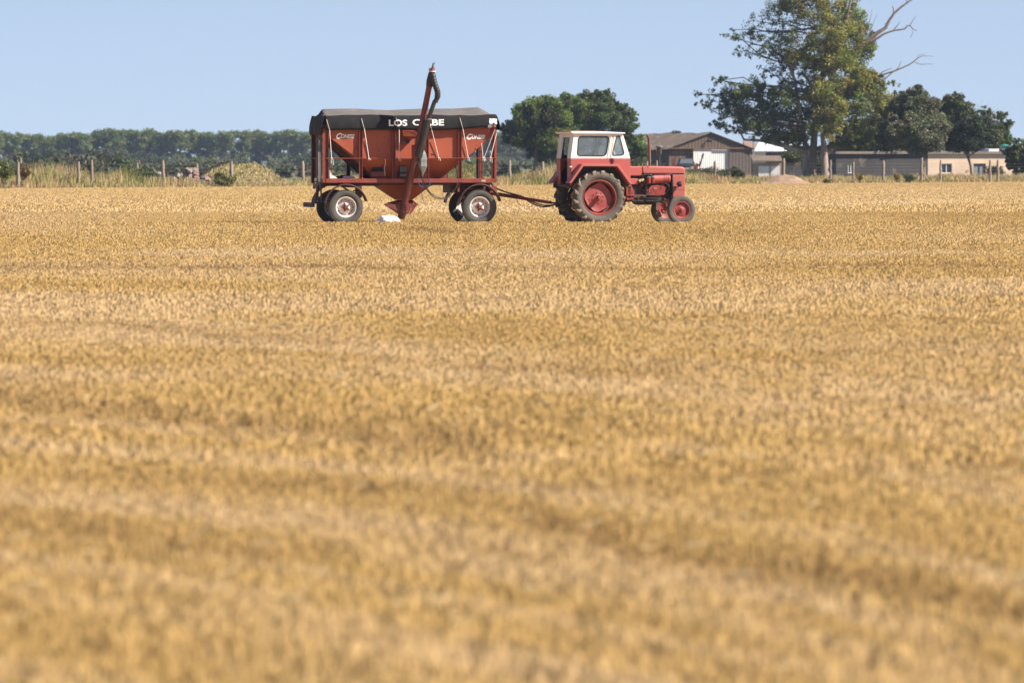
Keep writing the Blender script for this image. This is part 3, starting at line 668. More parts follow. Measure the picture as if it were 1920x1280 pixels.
M_rub = [mat('rubble_%d' % i, c, .9, tuple(v * .6 for v in c), 2.5, bump=.5) for i, c in enumerate([(.45, .34, .28), (.42, .22, .17), (.52, .45, .38), (.13, .12, .13)])]
rub = empty('rubble_heap', (at(358, 302, 380).x, 380, 0), 0, 'heap of broken masonry blocks left of the grassy mound', 'rubble')
for i in range(75):
    px = random.gauss(358, 17); hmax = max(.25, 1.25 - abs(px - 356) * .022); z = random.uniform(.1, hmax); mb = MB()
    c = at(px, 302, 380); d = [random.uniform(.2, .5), random.uniform(.2, .45), random.uniform(.1, .28)]
    M = Matrix.Rotation(random.uniform(0, 3), 3, 'Z') @ Matrix.Rotation(random.gauss(0, .5), 3, 'Y') @ Matrix.Rotation(random.gauss(0, .4), 3, 'X')
    mb.box((c.x - rub.location.x, random.uniform(-1, 1), z), d, M); mb.build('block', random.choices(M_rub, [4, 3, 3, 1.3])[0], rub, bevel=.03)
for i, (px, py, r_, Y) in enumerate([(296, 326, .28, 378), (155, 338, .22, 372), (165, 314, .3, 374)]):
    mb = MB(); c = at(px, py, Y)
    vs = []; 
    mb.lathe([(0.001, -r_ * .7), (r_ * .7, -r_ * .5), (r_, 0), (r_ * .75, r_ * .45), (0.001, r_ * .6)], (0, 0, 0), 'z', 9)
    mb.v = [(a * random.uniform(.8, 1.2), b * random.uniform(.8, 1.2), c_ * random.uniform(.8, 1.2)) for a, b, c_ in mb.v]
    tag(mb.build('stone', M_rub[2], loc=(c.x, Y, max(.1, c.z))), ['pale stone lying left of the rubble heap', 'grey stone between the two tall left posts', 'pale stone on the vine covered left post'][i], 'stone') if i < 2 else None

# ------------------------------------------------------------------ fences
M_post = mat('post_wood', (.38, .31, .25), .9, (.26, .21, .17), 3, stretch=(2, 2, .4), bump=.5, bscale=20)
M_wire = metal_mat('wire', (.25, .24, .23))
def fence(pxs, lab, name='wire_fence'):
    Yf = lambda p: ye(p[0]) + p[2]
    x0 = at(pxs[0][0], 302, Yf(pxs[0])); t = empty(name, (x0.x, x0.y, 0), 0, lab, 'fence'); o_ = Vector((x0.x, x0.y, 0)); tops_ = []
    for p in pxs:
        px, py = p[0], p[1]; Y = Yf(p); q = at(px, py, Y); a = Vector((q.x, Y, -.1)) - o_; b = Vector((q.x + random.uniform(-.03, .03), Y, q.z)) - o_; tops_.append(b)
        mb = MB(); n = 8; r0 = random.uniform(.085, .12)
        pts = wiggle(a, b, 6, .008); mb.tube(pts, [r0 * random.uniform(.85, 1.15) for _ in pts[:-1]] + [r0 * .75], 8)
        post = mb.build('post', M_post, t, smooth=50)
        if len(p) > 3:
            for s in (-1, 1):
                m2 = MB(); m2.tube([a + Vector((s * .62, 0, .12)), b * .45 + a * .55 + Vector((0, 0, .1))], [.06, .05], 7); m2.build('brace', M_post, t, smooth=50)
    for k, hz in enumerate((.25, .5, .75, 1.0, 1.25, 1.5)):
        mb = MB(); P = []
        for i, b in enumerate(tops_):
            P.append(Vector((b.x, b.y - .1, hz)))
            if i + 1 < len(tops_): c = (b + tops_[i + 1]) / 2; P.append(Vector((c.x, c.y - .1, hz - .02)))
        mb.tube(P, .006, 4); mb.build('wire', M_wire, t)
    return t
fence([(-24, 303, 6), (34, 304, 6), (147, 303, 6), (172.5, 300, 6), (306, 301, 6), (434, 303, 3.0), (568, 302, 6), (696, 303, 6), (826, 302, 6), (956, 300, 6), (1017, 303, 6), (1213, 303, 8)],
      'wire fence on rough wooden posts behind the left half of the field')
fence([(39, 297, 26), (257, 305, 30), (369, 306, 30), (477, 303, 26)], 'second row of short weathered posts behind the left fence', 'post_row')
fence([(1231, 301, 10), (1341, 302, 10), (1469, 297, 6), (1557, 300, 6), (1600, 303, 6), (1656.5, 301, 6), (1728, 296, 6, 1), (1763.5, 300, 6), (1857, 300, 6), (1871, 300, 6), (1940, 300, 6)],
      'wire fence with pale posts and one braced post in front of the farm buildings')

# ------------------------------------------------------------------ farm buildings
M_shed = mat('shed_sheet', (.105, .075, .055), .9, (.07, .05, .038), 1.2, stretch=(2.0, 2.0, .25), c3=(.24, .17, .12), s3=1.5, t3=.6)
M_gable = mat('gable_sheet', (.20, .14, .105), .9, (.14, .097, .074), 1.0, stretch=(3, 3, .3))
M_roof = mat('rust_roof', (.23, .165, .11), .85, (.16, .115, .08), .6, c3=(.30, .25, .18), s3=.5, t3=.56, stretch=(2.5, .4, 1))
M_whitedoor = mat('white_sheet', (1.15, 1.1, 1.08), .7, (.92, .87, .84), 2.2, stretch=(3, 3, .4))
M_rustband = mat('rust_band', (.28, .15, .09), .9, (.20, .11, .07), 2)
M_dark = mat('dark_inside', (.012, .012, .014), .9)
M_cgrey = mat('grey_render', (.175, .135, .115), .95, (.13, .10, .088), .8, stretch=(1, 1, .6))
def corr(mb, A, B, H0, H1, pitch=.35, amp=.010):
    """corrugated sheet between ground line A-B, from height H0 to H1(function of t)"""
    A, B = Vector(A), Vector(B); L = (B - A).length; n = int(L / pitch * 4); d = (B - A).normalized(); nn = Vector((d.y, -d.x, 0)); vs = []
    for i in range(n + 1):
        t = i / n; o_ = nn * (amp * math.sin(i / 4 * 2 * math.pi)); p = A.lerp(B, t) + o_
        vs += [(p.x, p.y, H0), (p.x, p.y, H1(t) if callable(H1) else H1)]
    mb.add(vs, [(2 * i, 2 * i + 2, 2 * i + 3, 2 * i + 1) for i in range(n)]); return mb
YG = 600
gl = at(1254, 302, YG); gr = at(1410, 302, YG + 1.5); e_h = at(1254, 278, YG).z; ap = at(1333, 249, YG)
barn = empty('barn', ((gl.x + gr.x) / 2, YG, 0), 0, 'low brown sheet metal barn with gable front and big white doors', 'barn'); bo = Vector(barn.location)
back = Vector((-7.4, 52, 0)); A = Vector((gl.x, YG, 0)) - bo; B = Vector((gr.x, YG + 1.5, 0)) - bo; apx = ap.x - bo.x; t_ap = (apx - A.x) / (B.x - A.x)
hgt = lambda t: e_h + (ap.z - e_h) * (t / t_ap if t < t_ap else (1 - t) / (1 - t_ap))
mb = corr(MB(), A, B, e_h + .02, hgt); mb.build('gable', M_gable, barn)
Xd = lambda px: (at(px, 302, YG).x - bo.x); Yd = lambda x: A.y + (B.y - A.y) * (x - A.x) / (B.x - A.x)
def wallseg(px0, px1, z0, z1, m, name, off=0, pitch=.35):
    x0, x1 = Xd(px0), Xd(px1); mb = corr(MB(), (x0, Yd(x0) + off, 0), (x1, Yd(x1) + off, 0), z0, z1, pitch); return mb.build(name, m, barn)
wallseg(1254, 1300, 0, e_h, M_gable, 'wall', .25); wallseg(1368, 1410, 0, e_h, M_cgrey, 'wall', .02)
d1 = wallseg(1300, 1334, .1, e_h - .05, M_whitedoor, 'door', .0, .22); wallseg(1334.2, 1368, .1, e_h - .02, M_whitedoor, 'door', .1, .22)
mb = MB(); mb.bar(A + Vector((-.1, -.1, e_h)), B + Vector((.1, -.1, e_h)), .12, .13); mb.build('door_rail', M_rustband, barn)
mb = MB(); mb.bar(Vector((Xd(1300), Yd(Xd(1300)) - .06, 0)), Vector((Xd(1300), Yd(Xd(1300)) - .06, e_h)), .08, .1, up=(0, 1, 0)); mb.bar(Vector((Xd(1368.5), -.06 + Yd(Xd(1368)), 0)), Vector((Xd(1368.5), Yd(Xd(1368)) - .06, e_h)), .08, .14, up=(0, 1, 0)); mb.build('door_post', M_rustband, barn)
mb = corr(MB(), A + back, A, 0, e_h - .05, .5); mb.build('side_wall', M_shed, barn)
mb = corr(MB(), B, B + back, 0, e_h - .05, .5); mb.build('side_wall', M_shed, barn)
mb = corr(MB(), B + back, A + back, 0, e_h, .5); mb.build('back_wall', M_shed, barn)
for s, (P, sgn) in enumerate(((A, -1), (B, 1))):
    mb = MB(); n = 120; vs = []; ridge = Vector((apx, Yd(apx), ap.z + .05)); ev = P + Vector((sgn * .35, 0, e_h - .12)); fr = Vector((0, -.25, 0))
    for i in range(n + 1):
        t = i / n; o_ = Vector((0, 0, .035 * math.sin(i * 1.6) + .05 * math.sin(i * .23 + s)))
        sag = Vector((0, 0, -.10 * math.sin(t * 9) * .5))
        vs += [ridge + back * t + fr * (1 - t) + o_ + sag, ev + back * t + fr * (1 - t) + o_]
    mb.add(vs, [(2 * i, 2 * i + 1, 2 * i + 3, 2 * i + 2) for i in range(n)]); rf = mb.build('roof', M_roof, barn)
    md = rf.modifiers.new('thick', 'SOLIDIFY'); md.thickness = .05
mb = MB(); wpos = A.lerp(A + back, .45)
mb.box(wpos + Vector((-.08, 0, 1.5)), (.12, 5.0, 1.6)); wn = mb.build('window', mat('old_window', (.05, .07, .09), .2), barn)
mb = MB(); mb.box(wpos + Vector((-.16, 1.1, 1.4)), (.05, 2.0, 1.2)); mb.build('shutter', mat('blue_shutter', (.22, .28, .33), .6), wn)
# dark painted line on gable: a hanging cable
mb = MB(); mb.tube([(Xd(1318), Yd(Xd(1318)) - .14, e_h), (Xd(1322), Yd(Xd(1322)) - .14, e_h + .6), (Xd(1330), Yd(Xd(1330)) - .14, e_h + 1.0), (Xd(1340), Yd(Xd(1340)) - .14, e_h + 1.0)], .05, 5); mb.build('cable', M_dark, barn)

# lean-to store with white doors right of the barn
YS = 590
ss = empty('store_shed', (at(1440, 302, YS).x, YS, 0), 0, 'small lean to store with pair of white doors right of the barn', 'shed'); so = Vector(ss.location)
S = lambda px, py, dy=0: at(px, py, YS + dy) - so
M_beige = mat('beige_render', (.52, .40, .29), .9, (.40, .30, .21), .8, stretch=(1, 1, .4), c3=(.30, .24, .18), s3=1.2, t3=.6)
def pbox(px0, py0, px1, py1, dy0, dy1, m, name, par, fn, zmin=None, **k):
    a = fn(px0, py0); b = fn(px1, py1); z0 = min(a.z, b.z) if zmin is None else zmin; z1 = max(a.z, b.z)
    return MB().span((a.x, dy0, z0), (b.x, dy1, z1)).build(name, m, par, **k)
pbox(1413, 305, 1465, 345, .02, 4, M_beige, 'wall', ss, S, 0)
pbox(1422, 311.5, 1442.5, 337, -.1, 0, M_whitedoor, 'door', ss, S, .05); pbox(1445, 311.5, 1462, 335, -.1, 0, M_whitedoor, 'door', ss, S, .05)
mb = MB(); a = S(1411, 303.5); b = S(1467, 303.5); c = S(1467, 293.5); d = S(1411, 293.5)
mb.add([(a.x, -.5, a.z), (b.x, -.5, b.z), (c.x, 4.2, c.z), (d.x, 4.2, d.z)], [(0, 1, 2, 3)]); rf = mb.build('roof', M_roof, ss); md = rf.modifiers.new('thick', 'SOLIDIFY'); md.thickness = .1
YW = 640
ws = empty('open_shed', (at(1460, 302, YW).x, YW, 0), 0, 'open fronted shed with sunlit white roof seen through the big tree', 'shed'); wo = Vector(ws.location)
S2 = lambda px, py: at(px, py, YW) - wo
M_wroof = mat('white_roof', (1.1, 1.12, 1.15), .6, (.9, .93, .98), 1.0)
a = S2(1414, 283); b = S2(1516, 283); c = S2(1508, 264); d = S2(1428, 264)
mb = MB().add([(a.x, -.4, a.z), (b.x, -.4, b.z), (c.x, 5.5, c.z), (d.x, 5.5, d.z)], [(0, 1, 2, 3)]); rf = mb.build('roof', M_wroof, ws); md = rf.modifiers.new('thick', 'SOLIDIFY'); md.thickness = .1
pbox(1415, 283.5, 1436, 345, .2, .4, M_whitedoor, 'wall', ws, S2, 0); pbox(1464, 283.5, 1513, 345, .2, .4, M_gable, 'wall', ws, S2, 0)
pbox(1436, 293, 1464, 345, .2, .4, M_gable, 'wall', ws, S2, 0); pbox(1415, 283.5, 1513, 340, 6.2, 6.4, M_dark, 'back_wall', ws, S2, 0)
mb = MB(); a = S2(1412, 262); mb.box((a.x, -1.2, 2.4), (.22, .22, 4.8)); mb.box((a.x - .1, -1.35, 2.9), (.4, .15, .3)); mb.box((a.x - .45, -1.35, 2.1), (.3, .15, .3))
tag(mb.build('utility_pole', mat('pole_paint', (.45, .44, .43), .7), loc=ws.location), 'short grey pole with small boxes between barn and white shed', 'pole')
orf = MB(); a = at(1395, 263, 655); b = at(1428, 270, 655); c = at(1424, 282, 650); d = at(1398, 276, 650)
orf.add([(a.x, 658, a.z), (b.x, 658, b.z), (c.x, 652, c.z), (d.x, 652, d.z), (a.x, 658, 0), (b.x, 658, 0), (c.x, 652, 0), (d.x, 652, 0)], [(0, 1, 2, 3), (0, 1, 5, 4), (1, 2, 6, 5), (2, 3, 7, 6), (3, 0, 4, 7)])
tag(orf.build('tiled_shed', mat('tile_roof', (.34, .21, .15), .85, (.22, .14, .10), 1.5)), 'small reddish tiled roof just behind the right end of the barn', 'shed')
# low dark wall behind the big tree
mb = MB(); a = at(1470, 311, 540); b = at(1548, 311, 540); mb.span((a.x, 540, 0), (b.x, 540.3, a.z)); w_ = mb.build('boundary_wall', mat('old_wall', (.13, .13, .13), .95, (.08, .08, .085), .7))
tag(w_, 'low dark grey wall between the white doors and the big trunk', 'wall')

# the house on the right
YH = 530
hs = empty('house', (at(1735, 302, YH).x, YH, 0), 0, 'long flat roofed beige house under the trees at the right', 'house'); ho = Vector(hs.location)
H = lambda px, py: at(px, py, YH) - ho
M_house = mat('house_render', (.98, .75, .56), .9, (.80, .60, .44), .5, c3=(.36, .28, .22), s3=.8, t3=.62)
M_hgrey_shade = mat('shaded_plaster', (.085, .078, .078), .9, (.06, .056, .058), .5, c3=(.20, .17, .14), s3=.9, t3=.6)  # grey plaster with the shade of the trees darkened into its colour
def wallh(px0, px1, top, holes, m, name='wall', dy=0):
    """wall with real window openings"""
    a = H(px0, top); b = H(px1, top); z1 = a.z; mb = MB(); xs = [a.x]
    for (h0, h1, t0, t1) in holes:
        p = H(h0, t0); q = H(h1, t1); mb.span((xs[-1], dy, 0), (p.x, dy + .25, z1)); mb.span((p.x, dy, 0), (q.x, dy + .25, q.z)); mb.span((p.x, dy, p.z), (q.x, dy + .25, z1)); xs.append(q.x)
    mb.span((xs[-1], dy, 0), (b.x, dy + .25, z1)); return mb.build(name, m, hs)
wallh(1740, 1916, 289, [(1766, 1787, 307, 325), (1829, 1853, 307, 332)], M_house)
wallh(1562, 1739.8, 289, [(1585, 1597, 307, 325)], M_hgrey_shade)
pbox(1560, 284, 1918, 288.8, -.25, 8, mat('parapet', (.36, .28, .23), .9, (.22, .18, .16), .6), 'roof', hs, H)
for (p0, p1, q0, q1, mm) in [(1766, 1787, 307, 325, 0), (1829, 1853, 307, 332, 1), (1585, 1597, 307, 325, 0)]:
    a = H(p0, q0); b = H(p1, q1); w1 = MB()
    w1.span((a.x, .08, b.z), (a.x + .07, .14, a.z)).span((b.x - .07, .08, b.z), (b.x, .14, a.z)).span((a.x + .07, .08, a.z - .07), (b.x - .07, .14, a.z)).span((a.x + .07, .08, b.z), (b.x - .07, .14, b.z + .07)).span(((a.x + b.x) / 2 - .03, .09, b.z + .07), ((a.x + b.x) / 2 + .03, .13, a.z - .07))
    wn = w1.build('window' if mm == 0 else 'garage_door', M_whitedoor if mm == 0 else M_hgrey_shade, hs)
    MB().span((a.x, .15, b.z), (b.x, .18, a.z)).build('pane' if mm == 0 else 'panel', mat('dark_pane', (.03, .04, .06), .15) if mm == 0 else mat('grey_door', (.30, .31, .34), .6, (.22, .22, .24), 2), wn)
a = H(1760, 325.6); b = H(1790, 325.6); MB().span((a.x, -.15, a.z - .12), (b.x, 0, a.z)).build('sill', M_beige, hs)
a = H(1865, 281); b = H(1885, 284); MB().span((a.x, 1, b.z), (b.x, 4, a.z + .1)).build('roof_sheet', M_wroof, hs)
pbox(1740, 289, 1916, 345, 8, 8.2, M_house, 'back_wall', hs, H, 0); pbox(1562, 289, 1740, 345, 8, 8.2, M_hgrey_shade, 'back_wall', hs, H, 0)
pbox(1562, 289, 1564, 345, .26, 7.9, M_hgrey_shade, 'side_wall', hs, H, 0); pbox(1914, 289, 1916, 345, .26, 7.9, M_house, 'side_wall', hs, H, 0)
a = H(1890, 276); mb = MB(); mb.lathe([(.001, -.22), (.36, -.22), (.40, -.1), (.40, .12), (.33, .2), (.12, .24), (.001, .25)], (0, 0, 0), 'z', 20)
tk = mb.build('water_tank', mat('teal_plastic', (.02, .35, .27), .5, (.02, .28, .22), 3), smooth=40, loc=(a.x + ho.x, YH + 3.6, a.z + .05)); tk.scale = (1, 1, .95); tag(tk, 'teal water tank on the roof of the beige house', 'tank')
hs.rotation_euler = (0, 0, R(12))
# brick rubble strip in front of house
a = at(1735, 302, 470)
mb = MB()
for i in range(90):
    mb.box((a.x + random.uniform(-1.1, 1.4), 470 + random.uniform(-.6, .6), random.uniform(.05, .35)), (.28, .15, .12), Matrix.Rotation(random.uniform(-.6, .6), 3, 'Z'))
tag(mb.build('brick_pile', M_rub[1]), 'low pile of red bricks behind the braced fence post', 'bricks', kind='stuff')

# ------------------------------------------------------------------ parked car and implement before the barn
M_car = mat('dark_car_paint', (.018, .02, .03), .55, (.025, .027, .038), 5, spec=.3)
M_tyre_far = mat('far_rubber', (.03, .03, .03), .9)
YC = 575; cpos = at(1286, 302, YC)
car = empty('parked_car', (cpos.x, YC, 0.0), 0, 'dark car seen from behind, parked in front of the barn wall', 'car'); car.scale = (1.15, 1.3, 1.38)
secs = [(-1.95, .62, .35, .9), (-1.85, .80, .3, 1.0), (-1.2, .84, .28, 1.02), (.9, .84, .28, 1.0), (1.7, .8, .3, .85), (1.98, .66, .4, .7)]
mb = MB(); vs = []; 
for y_, hw_, z0, z1 in secs:
    vs += [(-hw_ * .9, y_, z0), (hw_ * .9, y_, z0), (hw_, y_, (z0 + z1) / 2), (hw_ * .93, y_, z1), (-hw_ * .93, y_, z1), (-hw_, y_, (z0 + z1) / 2)]
fs = [(i * 6 + k, i * 6 + (k + 1) % 6, i * 6 + 6 + (k + 1) % 6, i * 6 + 6 + k) for i in range(5) for k in range(6)] + [tuple(range(6)), tuple(range(35, 29, -1))]
mb.add(vs, fs); body = mb.build('body', M_car, car, smooth=40, bevel=.04)
mb = MB(); mb.add([(-.75, -1.75, 1.0), (.75, -1.75, 1.0), (.58, -1.35, 1.45), (-.58, -1.35, 1.45), (-.75, .85, 1.0), (.75, .85, 1.0), (.58, .1, 1.43), (-.58, .1, 1.43)], [(0, 1, 2, 3), (4, 7, 6, 5), (3, 2, 6, 7), (0, 3, 7, 4), (1, 5, 6, 2), (0, 4, 5, 1)]); mb.build('cabin', M_car, car, bevel=.05)
M_cg = mat('car_glass', (.14, .16, .19), .3)
mb = MB(); mb.add([(-.60, -1.725, 1.06), (.60, -1.725, 1.06), (.48, -1.43, 1.39), (-.48, -1.43, 1.39)], [(0, 1, 2, 3)]); mb.build('rear_window', M_cg, car)
for s in (-1, 1):
    MB().span((s * .55, -1.98, .72), (s * .74, -1.84, .90)).build('tail_light', mat('tail_red', (.4, .02, .02), .3), car)
    for y_ in (-1.25, 1.3):
        MB().lathe([(.001, -.09), (.18, -.1), (.30, -.09), (.31, 0), (.30, .09), (.18, .1), (.001, .09)], (s * .75, y_, .31), 'x', 18).build('wheel', M_tyre_far, car)
MB().span((-.25, -1.995, .62), (.25, -1.97, .74)).build('number_plate', mat('plate', (.6, .6, .6), .5), car)
ip = at(1311, 302, 570); im = empty('farm_implement', (ip.x, 570, 0), 0, 'small red implement with raised dark lever beside the parked car', 'implement'); im.scale = (1, 1, 1.26)
M_ired = mat('implement_red', (.30, .04, .04), .6, (.2, .04, .03), 4)
MB().span((-.7, -.3, .45), (.2, .3, .75)).span((.2, -.2, .5), (.9, .2, .65)).build('frame', M_ired, im, bevel=.02)
MB().bar((-.35, 0, .7), (-.15, 0, 1.15), .3, .3).build('gearbox', M_ired, im, bevel=.03)
MB().span((-.9, -.35, .5), (-.55, .3, .9)).build('seed_box', mat('tan_box', (.5, .4, .25), .7), im, bevel=.03)
MB().tube([(0, 0, .9), (.25, 0, 1.5), (.42, 0, 1.95)], [.10, .07, .10], 7).build('lever', M_dark, im)
for s in (-.35, .35): MB().lathe([(.001, -.06), (.2, -.08), (.38, -.07), (.4, 0), (.38, .07), (.2, .08), (.001, .06)], (.75, s, .4), 'y', 18).build('wheel', M_tyre_far, im)
p2 = at(1264, 302, 585); MB_ = MB(); MB_.box((0, 0, .8), (.35, .35, 1.6)); MB_.box((0, 0, 1.75), (.22, .22, .4)); MB_.tube([(0, 0, 1.9), (.05, 0, 2.1), (.3, 0, 2.15)], .06, 6)
tag(MB_.build('fuel_pump', M_ired, loc=(p2.x, 585, 0), bevel=.03), 'narrow red hand pump standing against the barn wall', 'pump')

# ================================================================== vehicles
M_tred = mat('tractor_red', (.54, .10, .088), .45, (.43, .135, .108), 2.5, .7, c3=(.33, .12, .09), s3=7, t3=.62, spec=.5)
M_tred2 = mat('engine_red', (.45, .045, .03), .4, (.24, .03, .025), 8, c3=(.06, .03, .025), s3=14, t3=.56)
M_white = mat('cab_white', (1.14, 1.07, 1.03), .5, (1.02, .93, .88), 3, .8, c3=(.36, .20, .14), s3=14, t3=.66)
M_black = mat('black_paint', (.02, .02, .022), .4, (.035, .033, .03), 12)
M_oil = mat('oily_iron', (.035, .022, .018), .6, (.09, .04, .03), 8, c3=(.015, .012, .01), s3=20, t3=.5, bump=.5)
M_rub_ = mat('dusty_rubber', (.085, .077, .068), .85, (.19, .16, .13), 3.0, .9, c3=(.24, .19, .145), s3=9, t3=.60, bump=.3, bscale=50)
M_lug = mat('dusty_lug', (.25, .185, .125), .9, (.34, .26, .18), 5, c3=(.07, .06, .05), s3=14, t3=.58)
M_trub = mat('trailer_rubber', (.075, .07, .064), .85, (.14, .125, .105), 4.0, .9, bump=.3, bscale=60)
M_rim = mat('rim_red', (.40, .058, .055), .5, (.33, .07, .06), 6, c3=(.20, .08, .06), s3=12, t3=.6)
M_chrome = mat('chrome', (.42, .42, .43), .5, metal=.8)
M_gl = glass_mat('cab_glass', (.88, .94, .96), .10, (.55, .64, .70))
M_interior = mat('cab_interior', (.045, .045, .05), .8)
M_rustpipe = mat('rust_pipe', (.22, .10, .08), .85, (.14, .07, .06), 9)

def wheel(parent, c, side, Rw, W, rr, mt, mr, kind, n=56):
    """tyre, rim and hub; side -1 faces the camera side, +1 the far side"""
    root_c = Vector(c)
    hub = MB(); sg = side
    P = lambda prof: [(r, o * sg) for r, o in prof]
    if kind == 'rear':
        hub.lathe(P([(.001, .20), (.052, .20), (.058, .17), (.062, .05), (.095, .04), (.10, .02), (.10, -.02)]), (0, 0, 0), 'y', 24)
        for k in range(8):
            a = k / 8 * 2 * math.pi + .2; x_, z_ = math.cos(a) * .145, math.sin(a) * .145
            hub.cyl((x_, .045 * sg, z_), (x_, 0, z_), .016, n=6)
    elif kind == 'front':
        hub.lathe(P([(.001, .13), (.035, .13), (.045, .10), (.05, .04), (.075, .03), (.08, .0)]), (0, 0, 0), 'y', 20)
        for k in range(6):
            a = k / 6 * 2 * math.pi; x_, z_ = math.cos(a) * .10, math.sin(a) * .10
            hub.cyl((x_, .04 * sg, z_), (x_, 0, z_), .010, n=6)
    else:
        hub.lathe(P([(.001, .14), (.035, .14), (.05, .12), (.06, .06), (.07, .05), (.07, 0)]), (0, 0, 0), 'y', 20)
        for k in range(5):
            a = k / 5 * 2 * math.pi + math.pi / 2 + .3; x_, z_ = math.cos(a), math.sin(a)
            hub.bar((x_ * .04, .085 * sg, z_ * .04), (x_ * .115, .07 * sg, z_ * .115), .035, .05, up=(0, 1, 0))
            hub.cyl((x_ * .115, .05 * sg, z_ * .115), (x_ * .115, .105 * sg, z_ * .115), .015, n=6)
    wh = hub.build('wheel', mr['hub'], parent, smooth=40, loc=c)
    t = MB(); h = W / 2; mid = (rr + Rw) / 2; Rc = Rw - (.034 if kind == 'rear' else 0)
    prof = [(rr - .004, h * .70), (rr + .012, h * .84), (mid - .02, h * 1.0), (mid + .03, h * 1.0), (Rc * .945, h * .93), (Rc * .985, h * .80), (Rc, h * .5), (Rc, 0)]
    prof = prof + [(r, -o) for r, o in prof[-2::-1]]
    if kind == 'front':  # circumferential ribs
        prof = [p for p in prof if p[0] < Rc * .99] ; k = len(prof) // 2
        ribs = [(Rc - .004, h * .72), (Rc, h * .6), (Rc, h * .42), (Rc - .012, h * .40), (Rc - .012, h * .30), (Rc, h * .28), (Rc, h * .08), (Rc - .012, h * .06), (Rc - .012, -h * .06), (Rc, -h * .08), (Rc, -h * .28), (Rc - .012, -h * .3), (Rc - .012, -h * .4), (Rc, -h * .42), (Rc, -h * .6), (Rc - .004, -h * .72)]
        prof = prof[:k] + ribs + prof[k:]
    t.lathe(prof, (0, 0, 0), 'y', 72)
    ty = t.build('tyre', mt, wh, smooth=45)
    if kind == 'rear':
        lg = MB(); NL = 17
        for k in range(NL * 2):
            s = 1 if k % 2 else -1; a0 = k / (NL * 2) * 2 * math.pi; ja = random.uniform(-.01, .01)
            secs = [(.180, .60, .605, 0, .040), (.194, .62, .675, .0, .062), (.184, .66, .712, .015, .068), (.13, .67, .726, .07, .062), (-.02, .67, .726, .23, .046)]
            vs = []
            for (yy, ri, ro, da, hw) in secs:
                yy2 = yy * W / .36
                for (r_, sgn) in ((ri, -1), (ro, -.72), (ro, .72), (ri, 1)):
                    a = a0 - (da + ja) + sgn * hw; vs.append((r_ * math.cos(a), s * yy2 - (s * .03 if r_ == ri and yy > .18 else 0), r_ * math.sin(a)))
            fs = [(i * 4 + j, i * 4 + (j + 1) % 4, i * 4 + 4 + (j + 1) % 4, i * 4 + 4 + j) for i in range(4) for j in range(4)] + [(0, 1, 2, 3), (16, 17, 18, 19)]
            lg.add(vs, fs)
        lg.build('tread', M_lug, ty, bevel=.008)
    elif kind == 'trailer':
        lg = MB()
        for k in range(64):
            a = k / 64 * 2 * math.pi
            for s in (-1, 1):
                lg.bar((Rw * .992 * math.cos(a), s * h * .55, Rw * .992 * math.sin(a)), (Rw * .955 * math.cos(a + .01), s * h * .96, Rw * .955 * math.sin(a + .01)), .022, .016, up=(math.cos(a), 0, math.sin(a)))
        lg.build('tread', mt, ty)
    rim = MB()
    rim.lathe(P([(rr - .004, h * .70), (rr - .004, h * .80), (rr - .018, h * .82), (rr - .03, h * .70), (rr - .045, h * .45), (rr - .06, h * .1), (rr - .06, -h * .5), (rr - .004, -h * .75)]), (0, 0, 0), 'y', 64)
    ro = rim.build('rim', mr['rim'], wh, smooth=40)
    d = MB()
    if kind == 'rear':
        rad = lambda a: .352 + .035 * max(0, math.cos(4 * a + .6)) ** .5
        vs = []; N = 64; prof = [(0.0, .03), (.3, .03), (.42, .02), (.86, .005), (.93, .02), (1.0, .02), (1.0, -.0)]
        for f, o in prof:
            for k in range(N):
                a = 2 * math.pi * k / N; r_ = rad(a) * f; vs.append((r_ * math.cos(a), o * sg, r_ * math.sin(a)))
        d.add(vs, [(i * N + k, i * N + (k + 1) % N, i * N + N + (k + 1) % N, i * N + N + k) for i in range(len(prof) - 1) for k in range(N)])
        for k in range(4):
            a = (k * math.pi / 2 - .15); x_, z_ = math.cos(a), math.sin(a)
            d.bar((x_ * .33, -.01 * sg, z_ * .33), (x_ * (rr - .055), -.01 * sg, z_ * (rr - .055)), .10, .02, up=(0, 1, 0))
        d.build('disc', mr['rim'], wh, smooth=35)
        MB().lathe(P([(.001, -.07), (.40, -.07), (.405, -.09), (.001, -.09)]), (0, 0, 0), 'y', 40).build('brake_drum', M_oil, wh)
    elif kind == 'front':
        d.lathe(P([(.001, .02), (.11, .02), (.16, .0), (rr - .06, -.005), (rr - .055, -.02)]), (0, 0, 0), 'y', 40); d.build('disc', mr['rim'], wh, smooth=35)
    else:
        d.lathe(P([(.001, .05), (.11, .05), (.125, .04), (.15, .015), (.19, -.01), (rr - .055, -.01), (rr - .05, -.03)]), (0, 0, 0), 'y', 48); d.build('disc', mr['rim'], wh, smooth=35)
        hl = MB()
        for k in range(12):
            a = k / 12 * 2 * math.pi; x_, z_ = math.cos(a) * .205, math.sin(a) * .205
            hl.cyl((x_, -.03 * sg, z_), (x_, -.004 * sg, z_), .013, n=10)
        hl.build('vent_hole', M_dark, wh)
    return wh

def catmull(pts, n=6):
    P = [Vector(p) for p in pts]; P = [P[0] * 2 - P[1]] + P + [P[-1] * 2 - P[-2]]; o_ = []
    for i in range(1, len(P) - 2):
        a, b, c, d = P[i - 1:i + 3]
        for k in range(n):
            t = k / n; o_.append(.5 * ((2 * b) + (c - a) * t + (2 * a - 5 * b + 4 * c - d) * t * t + (3 * b - a - 3 * c + d) * t ** 3))
    return o_ + [P[-2]]

